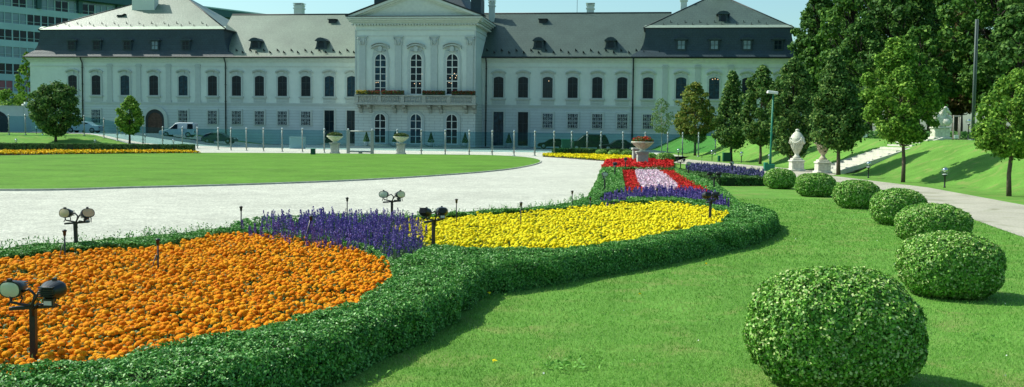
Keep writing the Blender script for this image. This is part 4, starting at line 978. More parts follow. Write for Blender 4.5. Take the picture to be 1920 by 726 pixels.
for px_ in (672, 690, 736, 756, 803, 823, 871, 888):
    x = Xp(px_, 198, BF); b = MB(); b.prism([(PF-.065, bz0-.25), (BF+.1, bz0-.25), (BF+.15, bz0-.5), (PF-.45, bz0-.75), (PF-.35, bz0-1.15), (PF-.065, bz0-1.2)], x-.19, x+.19)
    b.v = [(yy, xx, z_) for xx, yy, z_ in b.v]; b.build('corbel', M['stone'], balo)
print('balusters', cnt)
# flower boxes on the balcony, things of their own
def to_world(x, y, z): return (x*ux+y*nx_, D0+x*uy+y*ny_, z)
for px0, px1, lab in [(668, 712, 'flower box with yellow and red blooms at the left end of the balcony'), (715, 757, 'red flower box on the balcony between the left and middle arched windows'),
                      (792, 834, 'red flower box on the balcony right of the middle arched window'), (847, 891, 'red flower box at the right end of the palace balcony')]:
    x0, x1 = Xp(px0, 176, BF), Xp(px1, 176, BF); cx_ = (x0+x1)/2
    t = thing('flower_box', lab, 'flower box', to_world(cx_, BF+.14, bz1), -TH, group='flower boxes on the palace balcony'); L2 = (x1-x0)/2
    MB().box(-L2, L2, -.14, .16, .0, .18).build('box', M['frame_dark'], t)
    n = 1500; P = np.c_[rng.uniform(-L2, L2, n), rng.normal(0, .17, n)-.05, rng.uniform(.1, .52, n)]
    V, Q = leaves(P, rng.normal(0, 1, (n, 3)), .11, .7, .5); link('foliage', qmesh('foliage', V, Q, M['bedleaf']), t)
    n = 650; P = np.c_[rng.uniform(-L2, L2, n), rng.normal(-.08, .18, n), rng.uniform(.15, .58, n)]
    if 'yellow' in lab:
        yy = P[P[:, 0] < -L2*.1]; P = P[P[:, 0] >= -L2*.1]
        V, Q = leaves(yy, rng.normal(0, 1, (len(yy), 3)), .11, .8, .5); link('yellow_blooms', qmesh('yellow_blooms', V, Q, M['ygold']), t)
    V, Q = leaves(P, rng.normal(0, 1, (len(P), 3)), .11, .8, .5); link('blooms', qmesh('blooms', V, Q, M['darkred']), t)
# entrance steps
for x in cxs: b = MB(); b.box(x-1.9, x+1.9, PF-1.4, PF-.07, 0, .12); b.box(x-1.5, x+1.5, PF-1.05, PF-.07, .12, .24); b.box(x-1.2, x+1.2, PF-.7, PF-.07, .24, .35); b.build('entrance_steps', M['stone'], pal)
# potted conifers
def conifer(px, off, lab):
    x = Xp(px, 270, off); wx, wy, _ = to_world(x, off, 0); t = thing('potted_conifer', lab, 'potted plant', (wx, wy, 0.012), group='potted conifers in front of the palace')
    MB().lathe([(.22, 0), (.3, .45), (.34, .5), (.34, .56), (.2, .56)], 12).build('pot', M['white'], t)
    n = 700; u = rng.random(n); a = rng.uniform(0, 6.28, n); r = .42*(1-u)*np.minimum(1, u*8+.4)
    V, Q = leaves(np.c_[np.cos(a)*r, np.sin(a)*r, .55+u*1.3], np.c_[np.cos(a), np.sin(a), np.full(n, .4)], .14, .6, .5); link('foliage', qmesh('foliage', V, Q, M['chestnut']), t)
    MB().tube([(0, 0, .5), (0, 0, 1.6)], [.05, .015], 6).build('stem', M['barkd'], t)
for px, lab in [(687, 'potted conifer by the left edge of the palace centre'), (741, 'white potted conifer between the left and middle arched doors'), (808, 'white potted conifer between the middle and right arched doors'), (872, 'potted conifer right of the right arched door')]:
    conifer(px, PF-1.6, lab)
conifer(954, -1.4, 'potted conifer between the two tall doors right of the palace centre')

# ------------------------------------------------------------------ office block
od = Vector((.60, .80, 0)).normalized(); op = Vector((-101-od.x*30, 200-od.y*30, 0))
of = thing('office_block', 'modern teal office block with bands of windows behind the left end of the palace', 'building', tuple(op), math.atan2(od.y, od.x))
LN = 110; Ht = 30.0; st = 3.35
MB().box(0, LN, .3, 18, 0, Ht-1.6).build('wall', M['office_glass'], of)
b = MB(); b.box(-1, LN+1, -1.6, 19, Ht-1.6, Ht); b.build('roof', M['office_roof'], of); b = MB(); b.box(-1.1, LN+1.1, -1.7, 19.1, Ht, Ht+.3); b.build('roof_edge', M['concrete'], of)
lv = [Ht-1.6-3.2-st*k for k in range(9)]
b = MB()
for z_ in lv: b.box(-.2, LN, 0, .4, z_-.75, z_+.55)
b.build('floor_bands', M['concrete'], of)
wc = 0
wmesh = MB(); wmesh.box(.08, 1.32, .18, .3, 0, 2.0); wmesh.box(1.48, 2.8, .18, .3, 0, 2.0); wmA = wmesh.mesh('window', M['office_glass'])
wmB = wmA.copy(); wmB.materials[0] = M['glass']; wmC = wmA.copy(); wmC.materials[0] = M['office_red']
fmA = MB(); 
for x in (0, 1.4, 2.85): fmA.box(x-.08, x+.06, .02, .3, -.02, 2.05)
fmA.box(0, 2.9, .05, .28, .55, .62); fm_ = fmA.mesh('frame', M['concrete'])
for k in range(7):
    for i in range(14):
        o = link('window', [wmA, wmA, wmB][int(rng.integers(0, 3))] if not (k == 5 and i < 12 and i % 2 == 0) else wmC, of, (24+i*2.95, 0, lv[k]+.56)); link('frame', fm_, o); wc += 1
for i in range(7): MB().box(20+i*8.85, 20.9+i*8.85, -.5, .3, lv[0]+.6, Ht-1.6).build('pier', M['office_roof'], of)

# pale garden wall at the left edge
wx0, wy0, _ = PD(-60, 240, 118); wx1, wy1, _ = PD(54, 240, 122)
gw_ = thing('garden_wall', 'pale rendered garden wall with dark panel for an arched opening at the left edge', 'wall', (wx0, wy0, 1.2), math.atan2(wy1-wy0, wx1-wx0)); LW = math.hypot(wx1-wx0, wy1-wy0)
MB().box(0, LW, 0, .4, -1.3, 3.1).build('wall', M['wall'], gw_); MB().box(-.05, LW+.05, -.08, .48, 3.1, 3.22).build('coping', M['cornice'], gw_)
MB().prism(arch(LW*.46, -.5, 2.6, 3.1, 1.2), -.04, -.01).build('dark_arch_panel', M['gutter'], gw_)  # dark panel laid on the wall, its colour stands for the opening's shade
b = MB(); b.bbox(LW-.5, LW+.3, -.2, .6, -1.3, 3.3); b.box(LW-.62, LW+.42, -.32, .72, 3.3, 3.46); b.box(LW-.4, LW+.2, -.1, .5, 3.46, 3.7); b.build('pier', M['cornice'], gw_)

# ------------------------------------------------------------------ cars
def car(label, px, yb, d, length, prof, win, m, flip=1, group='cars parked behind the glass fence', rz=0, width=1.75):
    x, y, z = PD(px, yb, d); t = thing('parked_car', label, 'car', (x, y, max(.012, float(terrain(x, y))+.035)), rz if flip > 0 else rz+math.pi, group=group)
    s = length/4.2; pr_ = [(a*s, c*s) for a, c in prof]; b = MB(); n = len(pr_)
    vs = []
    for yy, k in ((-width/2, .93), (-width/2+.12, 1), (width/2-.12, 1), (width/2, .93)):
        vs += [(a, yy*(1-.12*max(0, (c-.85*s))/(.6*s)) , .3+(c-.3)*(k if c > .5 else 1)) for a, c in pr_]
    fs = [tuple(range(n-1, -1, -1)), tuple(range(3*n, 4*n))]
    for r in range(3): fs += [(r*n+i, r*n+(i+1) % n, (r+1)*n+(i+1) % n, (r+1)*n+i) for i in range(n)]
    b.add(vs, fs); b.build('body', m, t)
    for side in (-1, 1):
        for w_ in win:
            ww = MB(); yy = side*(width/2*.93); o = [(a*s, c*s) for a, c in w_]
            ww.prism(o, yy-.012+side*.0, yy+.012); ww.build('side_window', M['glass'], t)
        for wx in (-1.28*s, 1.3*s):
            wh = MB(); wh.lathe([(.2, -.1), (.31, -.1), (.33, -.06), (.33, .06), (.31, .1), (.2, .1)], 20); wh.xform(Matrix.Rotation(R(90), 4, 'X')); o = wh.build('wheel', M['tyre'], t, (wx, side*(width/2-.08), .33))
            h = MB(); h.lathe([(.02, -.03), (.2, 0), (.19, .03), (.02, .04)], 14); h.xform(Matrix.Rotation(R(90), 4, 'X')); h.build('rim', M['steel'], o, (0, side*.09, 0))
    for e, nm, mm in ((-1, 'headlight', M['label']), (1, 'tail_light', M['office_red'])):
        for side in (-.6, .6):
            xx = (min(a for a, c in pr_) if e < 0 else max(a for a, c in pr_)); l = MB(); l.bbox(-.05, .05, -.14, .14, -.07, .07, .015); l.build(nm, mm, t, (xx-e*.03, side, .68*s))
    return t
P_van = [(-2.1, .3), (-2.12, .62), (-1.95, .8), (-1.15, .92), (-.55, 1.35), (-.2, 1.72), (.3, 1.8), (1.85, 1.78), (2.02, 1.6), (2.05, .35)]
P_hat = [(-2.05, .3), (-2.1, .6), (-1.9, .78), (-1.1, .9), (-.5, 1.3), (0, 1.42), (.9, 1.42), (1.5, 1.25), (1.95, .9), (2.05, .75), (2.05, .32)]
P_sed = [(-2.1, .3), (-2.12, .58), (-1.9, .76), (-1.0, .88), (-.4, 1.28), (.1, 1.38), (.7, 1.35), (1.25, .98), (2.0, .9), (2.1, .7), (2.08, .3)]
W_van = [[(-.85, .98), (.05, .98), (.05, 1.55), (-.28, 1.52)]]
W_hat = [[(-.85, .92), (.15, .92), (.15, 1.32), (-.38, 1.28)], [(.25, .92), (1.45, .92), (1.2, 1.22), (.85, 1.33), (.25, 1.33)]]
W_sed = [[(-.8, .88), (.15, .88), (.15, 1.28), (-.3, 1.24)], [(.25, .88), (1.05, .88), (.65, 1.26), (.25, 1.28)]]
W_vr = W_van+[[(1.2, 1.0), (1.9, 1.0), (1.85, 1.6), (1.25, 1.6)]]
car('white delivery van with tall boxed rear parked by the arched gateway', 336, 258, 121, 4.2, P_van, W_vr, M['carwhite'])
car('dark blue hatchback parked in front of the barred windows', 412, 265, 119, 3.9, P_hat, W_hat, M['cardark'], flip=-1)
car('white saloon half hidden behind the round tree on the mound', 158, 252, 124, 4.2, P_sed, W_sed, M['carwhite'])
P_suv = [(-2.1, .35), (-2.15, .8), (-1.95, 1.0), (-1.2, 1.08), (-.6, 1.6), (-.2, 1.75), (1.7, 1.72), (2.0, 1.2), (2.1, .9), (2.1, .4)]
W_suv = [[(-.95, 1.12), (.05, 1.12), (.05, 1.62), (-.45, 1.58)], [(.15, 1.12), (1.0, 1.12), (1.0, 1.64), (.15, 1.63)], [(1.1, 1.12), (1.8, 1.12), (1.62, 1.6), (1.1, 1.64)]]
car('large black off-road car parked behind the glass fence', 1103, 280, 109, 4.3, P_suv, W_suv, M['carblack'], width=1.9)
car('low black saloon parked right of the large black car', 1160, 280, 107, 3.9, P_sed, W_sed, M['carblack'])
car('dark car parked mostly hidden left of the large black car', 1036, 275, 121, 3.6, P_hat, W_hat, M['carblack'])

# ------------------------------------------------------------------ glass fence
posts = [(-20, 106, 1.25), (17, 106, 0), (48, 106, 0), (80, 106, 0), (118, 106, 0), (158, 106, 0), (195, 105, 0), (220, 104, 0), (268, 102, 0), (305, 101, 0), (342, 99.5, 0), (370, 97, 0),
         (409, 94, 0), (433, 92.5, 0), (462, 91, 0), (494, 90, 0), (529, 89, 0), (567, 88, 0), (608, 87, 0), (653, 86, 0), (698, 85.5, 0), (745, 85, 0), (790, 85, 0), (835, 84.5, 0), (880, 84, 0), (923, 84, 0),
         (964, 84, 0), (1003, 84, 0), (1039, 85, 0), (1072, 86, 0), (1101, 87, 0), (1127, 88, 0), (1168, 88, 0), (1210, 88, 0), (1252, 88, 0), (1280, 88, 0), (1310, 88.5, 0), (1342, 89, 0)]
fen = thing('glass_fence', 'tinted glass fence with slim steel posts crossing the court before the palace', 'fence', (0, 0, 0))
pm = MB(); pm.tube([(0, 0, 0), (0, 0, 1.92)], .05, 10); pm.lathe([(.13, 0), (.13, .03), (.06, .05), (.06, .1)], 12); pm.lathe([(.05, 1.9), (.085, 1.93), (.085, 1.98), (.03, 2.04)], 10)
for zz in (.28, .62, 1.15, 1.65): pm.bbox(-.11, .11, -.04, .04, zz, zz+.07, .01)
pme = pm.mesh('post', M['steel']); capm = MB().lathe([(.001, -.06), (.05, -.045), (.07, 0), (.05, .045), (.001, .06)], 10).mesh('post_cap', M['chrome'])
pp = []
for px, d, _ in posts:
    x, y, _z = PD(px, 260, d); z = float(terrain(x, y)); pp.append((x, y, z)); o = link('post', pme, fen, (x, y, z)); link('post_cap', capm, o, (0, 0, 2.06))
gate_i = 19
for i in range(len(pp)-1):
    if i == gate_i: continue
    a_, c_ = Vector(pp[i]), Vector(pp[i+1]); d = (c_-a_); 
    z0, z1 = (.30, 1.93) ; b = MB(); nrm_ = Vector((-d.y, d.x, 0)).normalized()*.008; e = d.normalized()*.07
    q = [a_+e+Vector((0, 0, z0)), c_-e+Vector((0, 0, z0)), c_-e+Vector((0, 0, z1)), a_+e+Vector((0, 0, z1))]
    b.add([tuple(p-nrm_) for p in q]+[tuple(p+nrm_) for p in q], [(0, 1, 2, 3), (7, 6, 5, 4), (0, 4, 5, 1), (1, 5, 6, 2), (2, 6, 7, 3), (3, 7, 4, 0)]); b.build('glass_panel', M['panel'], fen)
a_, c_ = Vector(pp[gate_i]), Vector(pp[gate_i+1]); b = MB()
for p in (a_, c_): b.bbox(p.x-.13, p.x+.13, p.y-.1, p.y+.1, 0, 1.95, .01)
b.tube([a_+Vector((0, 0, 1.88)), c_+Vector((0, 0, 1.88))], .05, 8); b.tube([a_+Vector((0, 0, .16)), c_+Vector((0, 0, .16))], .07, 8); b.bbox((a_.x+c_.x)/2-.15, (a_.x+c_.x)/2+.15, a_.y-.2, a_.y, .0, .16, .01)
g = thing('steel_gate', 'framed steel gate between two thick posts in the glass fence', 'gate', (0, 0, 0)); b.build('frame', M['steel'], g)
b = MB(); d = c_-a_; b.add([tuple(a_+d*.06+Vector((0, 0, .25))), tuple(c_-d*.06+Vector((0, 0, .25))), tuple(c_-d*.06+Vector((0, 0, 1.82))), tuple(a_+d*.06+Vector((0, 0, 1.82)))], [(0, 1, 2, 3)])
b.build('glass_panel', M['panel'], g)
# utility boxes
x, y, _ = PD(558, 277, 104); t = thing('utility_box', 'pale green square utility box at the end of the dark low hedge', 'utility box', (x, y, .004)); b = MB(); b.bbox(-.75, .75, -.4, .4, 0, 1.15, .03); b.build('casing', M['grille'], t); MB().bbox(-.8, .8, -.45, .45, 1.15, 1.22, .02).build('lid', M['trim'], t)
x, y, _ = PD(1064, 277, 104); t = thing('utility_box', 'dark green square utility box left of the large black car', 'utility box', (x, y, .004)); b = MB(); b.bbox(-.6, .6, -.4, .4, 0, 1.25, .03); b.build('casing', M['dgreen'], t); MB().bbox(-.65, .65, -.45, .45, 1.25, 1.31, .02).build('lid', M['green'], t)
x, y = G(587, 291); t = thing('bin', 'small dark green box standing at the far rim of the round lawn', 'box', (x, y, .05)); MB().bbox(-.17, .17, -.15, .15, 0, .42, .02).build('casing', M['dgreen'], t); MB().bbox(-.19, .19, -.17, .17, .42, .46, .012).build('lid', M['green'], t)

# ------------------------------------------------------------------ planters, vases, statue
def planter(label, px, yb, d=None, flowers=True, scale=1.0, z=0):
    x, y = G(px, yb); t = thing('stone_planter', label, 'planter', (x, y, 0), group='stone planters on pedestals')
    b = MB(); b.bbox(-.38, .38, -.38, .38, 0, .12, .02); b.bbox(-.31, .31, -.31, .31, .12, .76, .015); b.bbox(-.36, .36, -.36, .36, .76, .84, .02); b.bbox(-.40, .40, -.40, .40, .84, .9, .02); b.build('pedestal', M['stone'], t)
    b = MB(); b.lathe([(.2, .9), (.2, .95), (.14, .99), (.18, 1.03), (.30, 1.1), (.48, 1.24), (.62, 1.38), (.67, 1.42), (.67, 1.47), (.60, 1.47), (.5, 1.40)], 28); b.build('bowl', M['palestone'], t)
    n = 1300; a = rng.uniform(0, 6.28, n); r = .62*np.sqrt(rng.random(n)); P = np.c_[np.cos(a)*r, np.sin(a)*r, 1.45+rng.random(n)*.30*(1-(r/.8)**2)+.02]
    V, Q = leaves(P, rng.normal(0, 1, (n, 3))+(0, 0, 1), .10, .6, .5); link('foliage', qmesh('foliage', V, Q, M['bedleaf']), t)
    n = 420; a = rng.uniform(0, 6.28, n); r = .62*np.sqrt(rng.random(n)); P = np.c_[np.cos(a)*r, np.sin(a)*r, 1.47+rng.random(n)*.34*(1-(r/.85)**2)]
    V, Q = leaves(P, rng.normal(0, 1, (n, 3)), .08, .9, .5); link('blooms', qmesh('blooms', V, Q, M['rusty' if flowers == 2 else 'red']), t); return t
planter('large planter on a square pedestal rising from the red flowers', 1204, 313)
planter('distant planter left of the steel gate, before the tall palace door', 628, 288.5, flowers=2)
planter('distant planter in front of the left arched palace door', 752, 289.5, flowers=2)
x, y = G(1194.5, 307); t = thing('stone_pedestal', 'plain stone pedestal half hidden behind the large planter', 'pedestal', (x, y, 0)); b = MB(); b.bbox(-.3, .3, -.3, .3, 0, .9, .02); b.build('shaft', M['stone'], t); MB().bbox(-.36, .36, -.36, .36, .9, 1.02, .03).build('cap', M['stone'], t)
def vase(label, x, y, m, sc_=1.0):
    t = thing('stone_vase', label, 'vase', (x, y, 0), group='carved stone vases flanking the stairs')
    b = MB(); b.bbox(-.40, .40, -.40, .40, 0, .12, .03); b.bbox(-.33, .33, -.33, .33, .12, .52, .02); b.bbox(-.37, .37, -.37, .37, .52, .6, .03); b.bbox(-.28, .28, -.28, .28, .6, .7, .03); b.build('pedestal', M['palestone'], t)
    b = MB(); b.lathe([(.20, .7), (.22, .76), (.14, .82), (.10, .92), (.13, .97), (.17, 1.05), (.27, 1.3), (.36, 1.55), (.385, 1.7), (.36, 1.82), (.33, 1.85), (.30, 1.92), (.2, 2.05), (.12, 2.12), (.08, 2.16), (.11, 2.2), (.10, 2.25), (.03, 2.28)], 32, sx=sc_, sy=sc_)
    o = b.build('vase', m, t)
    g = MB()
    for k in range(4):
        a0 = k*math.pi/2+.3; g.tube([((.40-.02*math.sin(math.pi*u))*math.cos(a0+u*math.pi/2), (.40-.02*math.sin(math.pi*u))*math.sin(a0+u*math.pi/2), 1.74-.22*math.sin(math.pi*u)) for u in np.linspace(0, 1, 9)], [.025+.035*math.sin(math.pi*u) for u in np.linspace(0, 1, 9)], 8)
        g.tube([(.4*math.cos(a0), .4*math.sin(a0), 1.74), (.38*math.cos(a0), .38*math.sin(a0), 1.55), (.33*math.cos(a0), .33*math.sin(a0), 1.4)], [.05, .04, .015], 6)
        g.lathe([(.001, -.06), (.06, 0), (.001, .06)], 8, (.41*math.cos(a0), .41*math.sin(a0), 1.78))
    g.build('garland', m, o)
    f = MB()
    for k in range(18): a0 = k*math.pi/9; f.tube([(.17*math.cos(a0), .17*math.sin(a0), 1.03), (.27*math.cos(a0), .27*math.sin(a0), 1.28), (.335*math.cos(a0), .335*math.sin(a0), 1.46)], [.012, .024, .01], 5)
    f.build('gadroons', m, o)
x, y = G(1493, 321); vase('pale carved stone vase left of the stairs', x, y, M['palestone'])
x, y = G(1542, 325); vase('tan carved stone vase partly under the leaves right of the pale one', x, y, M['tanstone'], .95)
VX, VY = x, y
# statue: a stone trophy of shields and drapery
def statue():
    x, y, _ = PD(1762, 262, 56); t = thing('stone_statue', 'weathered carved stone trophy with billowing drapery on the terrace', 'statue', (x, y, TZ+.03))
    b = MB(); b.bbox(-.5, .5, -.4, .4, 0, .12, .03); b.bbox(-.42, .42, -.33, .33, .12, .6, .03); b.bbox(-.47, .47, -.38, .38, .6, .68, .03); b.build('pedestal', M['palestone'], t)
    b = MB(); r = np.random.default_rng(5)
    b.lathe([(.3, .68), (.35, .9), (.3, 1.2), (.2, 1.5), (.001, 1.65)], 12)
    for k in range(15):
        a = r.uniform(0, 6.28); z = .75+k*.058; rr = .42*(1-.4*(z-.7))
        c = Vector((math.cos(a)*rr*.8, math.sin(a)*rr*.6, z)); pts = []
        for u in np.linspace(-1, 1, 8): pts.append((c.x+u*.36*math.sin(a+1.2)+.05*math.sin(5*u+k), c.y+u*.25*math.cos(a), c.z+.16*math.sin(2.2*u+k)))
        b.tube(pts, [.035+.07*(1-abs(u))**.5 for u in np.linspace(-1, 1, 8)], 7)
    i0 = len(b.v); b.lathe([(.001, -.05), (.22, -.03), (.27, 0), (.2, .05), (.001, .09)], 18); b.xform(Matrix.Translation((-.38, -.12, 1.0)) @ Matrix.Rotation(R(65), 4, 'Y'), i0)
    i0 = len(b.v); b.lathe([(.001, -.05), (.18, -.03), (.22, 0), (.16, .05), (.001, .09)], 18); b.xform(Matrix.Translation((.2, -.35, .95)) @ Matrix.Rotation(R(75), 4, 'X'), i0)
    b.tube([(-.5, 0, 1.45), (-.1, -.05, 1.62), (.35, 0, 1.58), (.62, .05, 1.38)], [.03, .1, .12, .03], 8); b.tube([(.25, 0, 1.3), (.5, .0, 1.2), (.6, 0, .95), (.45, 0, .75)], [.1, .12, .09, .03], 8)
    b.tube([(-.1, 0, 1.5), (.05, 0, 1.85)], [.1, .02], 6)
    b.build('carving', M['palestone'], t)
statue()
# stairs up the bank
sx0, sx1 = 16.75, 21.6; n = 12; ya, yb_ = 51.8, 55.2; st_ = thing('garden_stairs', 'pale stone stairs climbing the right grass bank behind the vases', 'stairs', (sx0, 0, 0))
b = MB()
for k in range(n): x_ = (sx1-sx0)*k/n; b.box(x_, sx1-sx0+.4, ya, yb_, TZ*(k)/n+(0 if k else -.1), TZ*(k+1)/n+.03)
b.build('steps', M['step'], st_); b = MB()
for yy in (ya-.22, yb_+.002): 
    MB().prism([(0, -.05), (sx1-sx0+.3, TZ-.1), (sx1-sx0+.3, TZ+.14), (-.1, .14), (-.1, -.1)], yy, yy+.218).build('side_kerb', M['step'], st_)

# ------------------------------------------------------------------ lamps
def globe(label, x, y, z, h=.60, grp='globe lamps in the lawns'):
    t = thing('globe_lamp', label, 'lamp', (x, y, z), group=grp)
    MB().lathe([(.045, 0), (.045, .03), (.028, .05), (.028, h-.17), (.05, h-.16), (.08, h-.14), (.08, h-.11), (.04, h-.1)], 12).build('post', M['black'], t)
    MB().lathe([(.01, -.155), (.08, -.14), (.15, -.06), (.165, .0), (.15, .07), (.09, .14), (.01, .165)], 20, (0, 0, h+.04)).build('globe', M['globe'], t)
    MB().lathe([(.01, -.06), (.07, -.05), (.105, .0), (.08, .07), (.01, .11)], 16, (0, 0, h+.06)).build('reflector', M['chrome'], t)
    MB().lathe([(.09, -.02), (.10, 0), (.04, .02)], 14, (0, 0, h-.09)).build('collar', M['label'], t); return t
for px, yb, lab in [(1771, 352, 'nearest globe lamp at the foot of the bank, right of the broad maple'), (1628, 334, 'globe lamp at the bank foot between the stairs and the broad maple'),
                    (1390, 305, 'globe lamp right of the dark pointed tree'), (1335, 301, 'globe lamp left of the green cabinets'), (1272, 297, 'globe lamp left of the yellowing tree'), (1443, 312, 'globe lamp behind the green lamp post')]:
    x, y = G(px, yb); globe(lab, x, y, float(terrain(x, y)))
for px, yc, d, lab in [(30, 268, 98, 'globe lamp at the far left behind the low hedge'), (178, 266, 99, 'globe lamp right of the round tree behind the low hedge'), (325, 264, 98, 'globe lamp behind the right end of the left low hedge'), (272, 254, 101, 'globe lamp in front of the arched gateway'), (68, 243, 107, 'globe lamp on top of the left mound, by the fence')]:
    x, y, zc_ = PD(px, yc, d); z = float(terrain(x, y)); globe(lab, x, y, z, max(.6, min(1.3, zc_-z)))
x, y, _ = PD(1816, 240, 57); globe('globe lamp on the terrace left of the tall steel pole', x, y, TZ, 1.0)

def flood(label, px, pyc, twin=True, rz=0, amber=False, lean=0.0, zc_=.63, single=False, hs=1.0, tilt=(0, 0), turn=(0, 0)):
    """pyc: photo height of the crossbar; twin heads, left one facing the camera"""
    x, y = G(px, pyc, zc_); t = thing('floodlight', label, 'floodlight', (x, y, 0), rz, group='black garden floodlights')
    b = MB(); b.bbox(-.021, .021, -.021, .021, -.02, zc_, .004); b.xform(Matrix.Rotation(lean, 4, 'Y')); b.build('pole', M['black'], t)
    if not single:
        b = MB(); b.bbox(-.165, .165, -.02, .02, -.012, .012, .003); b.xform(Matrix.Translation((0, 0, zc_+.008)) @ Matrix.Rotation(R(-5), 4, 'Y')); b.build('crossbar', M['black'], t)
    hds = [(-.145, 0, tilt[0], turn[0]), (.145, 1, tilt[1], turn[1])] if not single else [(0, 0, tilt[0], turn[0])]
    for hx, kind, tl, tn in hds:
        Mx = Matrix.Translation((hx, 0, zc_+.135)) @ Matrix.Rotation(tn, 4, 'Z') @ Matrix.Rotation(tl, 4, 'X')
        n = 24; rx, rz_ = .088*hs, .062*hs
        def oval(k, yy, n=24): return [(rx*k*math.copysign(abs(math.cos(a))**.8, math.cos(a)), yy, rz_*k*math.copysign(abs(math.sin(a))**.8, math.sin(a))) for a in np.linspace(0, 2*math.pi, n, endpoint=False)]
        rings = [oval(.9, -.03), oval(1, -.03), oval(1.02, -.01), oval(.98, .01), oval(.86, .04), oval(.7, .075), oval(.45, .09)]
        vs = [p for r_ in rings for p in r_]; b = MB(); b.add(vs, [(i*n+k, i*n+(k+1) % n, (i+1)*n+(k+1) % n, (i+1)*n+k) for i in range(6) for k in range(n)]+[tuple(range(6*n, 7*n)), tuple(range(n-1, -1, -1))], False)
        for k in range(5): b.box(-rx*.6, rx*.6, .03, .105, -rz_*.55+k*rz_*.26, -rz_*.55+k*rz_*.26+.006)
        b.box(-.012, .012, -.04, -.01, rz_*.98, rz_*.98+.018); b.xform(Mx); h = b.build('lamp_head', M['black'], t)
        g = MB(); r0 = oval(.86, -.033); r1 = oval(.5, -.040); c0 = len(r0); g.add(r0+r1, [(i, (i+1) % n, n+(i+1) % n, n+i) for i in range(n)]+[tuple(range(n, 2*n))], True); g.xform(Mx); g.build('glass', M['rustyglass' if amber else 'lens'], h)
        g = MB(); g.tube([Mx @ Vector((-.03, .02, -rz_*.7)), Mx @ Vector((-.03, .03, -rz_*1.25)), (hx-.03, .0, zc_+.02)], .006, 6); g.tube([Mx @ Vector((.05, .02, -rz_*.7)), Mx @ Vector((.05, .03, -rz_*1.25)), (hx+.05, .0, zc_+.02)], .006, 6); g.build('bracket', M['black'], h)
        if kind == 1 or single:
            g = MB(); g.bbox(-.035, .035, .035, .075, -rz_*1.75, -rz_*.8, .005); g.xform(Mx); gg = g.build('junction_box', M['black'], h)
            g = MB(); g.box(-.028, .028, .0752, .0765, -rz_*1.6, -rz_*1.1); g.box(-.028, .028, .0335, .0348, -rz_*1.6, -rz_*1.1); g.xform(Mx); g.build('sticker', M['label'], gg)
    if not single:
        b = MB(); b.tube([(-.15, -.02, zc_+.10), (-.14, -.03, zc_+.045), (-.06, -.03, zc_+.03), (.0, -.02, zc_+.02), (.01, -.01, zc_-.06)], .010, 8)
        b.tube([(-.06, -.02, zc_+.12), (-.01, -.03, zc_+.14), (.03, -.03, zc_+.10), (.012, -.03, zc_+.03), (.012, -.02, zc_-.05)], .010, 8)
        b.tube([(.14, -.02, zc_+.06), (.11, -.03, zc_+.03), (.05, -.03, zc_+.035), (.02, -.03, zc_+.0)], .010, 8)
        b.tube([(.10, -.02, zc_+.12), (.06, -.03, zc_+.12), (.03, -.03, zc_+.07), (0, -.03, zc_+.02)], .010, 8); b.build('cable', M['black'], t)
    return t
PI = math.pi
flood('largest nearest twin floodlight at the left edge over the orange flowers', 62, 578, rz=R(-2), turn=(R(-8), R(176)), tilt=(R(4), R(-3)), hs=.98)
flood('twin floodlight with amber glass behind the orange bed by the gravel', 144, 419, amber=True, turn=(R(-14), R(50)), tilt=(R(-4), R(-20)), lean=R(-2), rz=R(-3))
flood('twin floodlight with pale glass above the violet flowers', 735, 379, turn=(R(-12), R(38)), tilt=(R(-6), R(-12)))
flood('black twin floodlight between the violet and yellow flowers, heads close together', 813, 415, turn=(R(120), R(150)), tilt=(R(20), R(10)), rz=R(40))
flood('black twin floodlight at the right end of the yellow bed', 1332, 379, turn=(R(140), R(200)), tilt=(R(15), R(10)), rz=R(50))
flood('small twin floodlight behind the right end of the violet spikes', 1339, 334, turn=(R(150), R(210)), tilt=(R(10), R(10)), rz=R(20))
flood('single floodlight at the left end of the red bed', 1134, 336, single=True, turn=(R(20), 0))
flood('single floodlight left of the red flowers, taller of the pair', 1153, 314, single=True, turn=(R(160), 0), hs=1.0)
flood('tiny floodlight in front of the large planter, left side', 1173, 304, single=True, turn=(R(170), 0))
flood('tiny twin floodlight right of the red flowers', 1276, 305, hs=.75, turn=(R(150), R(200)), tilt=(R(10), R(10)))
flood('tiny single round floodlight at the near edge of the pale violet flowers', 1291, 313, single=True, turn=(R(10), 0))
flood('tiny single floodlight among the pale violet flowers by the path', 1340, 328-2, single=True, turn=(R(170), 0)) if False else None
flood('tiny single floodlight at the far side of the pale violet flowers', 1373, 312, single=True, turn=(R(40), 0))

def riser(label, px, pyt, zt=.68, lean=0, brace=False):
    x, y = G(px, pyt, zt); t = thing('sprinkler_riser', label, 'sprinkler', (x, y, 0), group='thin black sprinkler risers in the beds')
    L_ = zt/math.cos(lean); top = (0, 0, zt); base = (-math.tan(lean)*zt, 0, 0)
    MB().tube([base, top], .010, 6).build('pipe', M['black'], t); MB().lathe([(.012, -.05), (.018, -.04), (.02, .0), (.028, .005), (.028, .02), (.012, .03)], 10, top).build('nozzle', M['black'], t)
    if brace: b = MB(); b.tube([(-.02, 0, zt*.75), (-.14, .02, .1)], .006, 5); b.build('brace', M['black'], t)
riser('thin sprinkler riser at the meeting of the orange and violet flowers', 452, 390)
riser('thin sprinkler riser in front of the pale gravel, left of the pale twin floodlight', 651, 373, brace=True)
riser('thin sprinkler riser at the back left of the yellow bed', 856, 376)
riser('thin sprinkler riser in the middle of the back of the yellow bed', 977, 382)
riser('thin sprinkler riser on the hedge by the narrow neck of the gravel', 1073, 360)
riser('thin braced sprinkler riser in the middle of the orange flowers', 296, 452, brace=True, zt=.62)
riser('thin sprinkler riser beside the amber floodlight', 121, 435, zt=.62, brace=True)
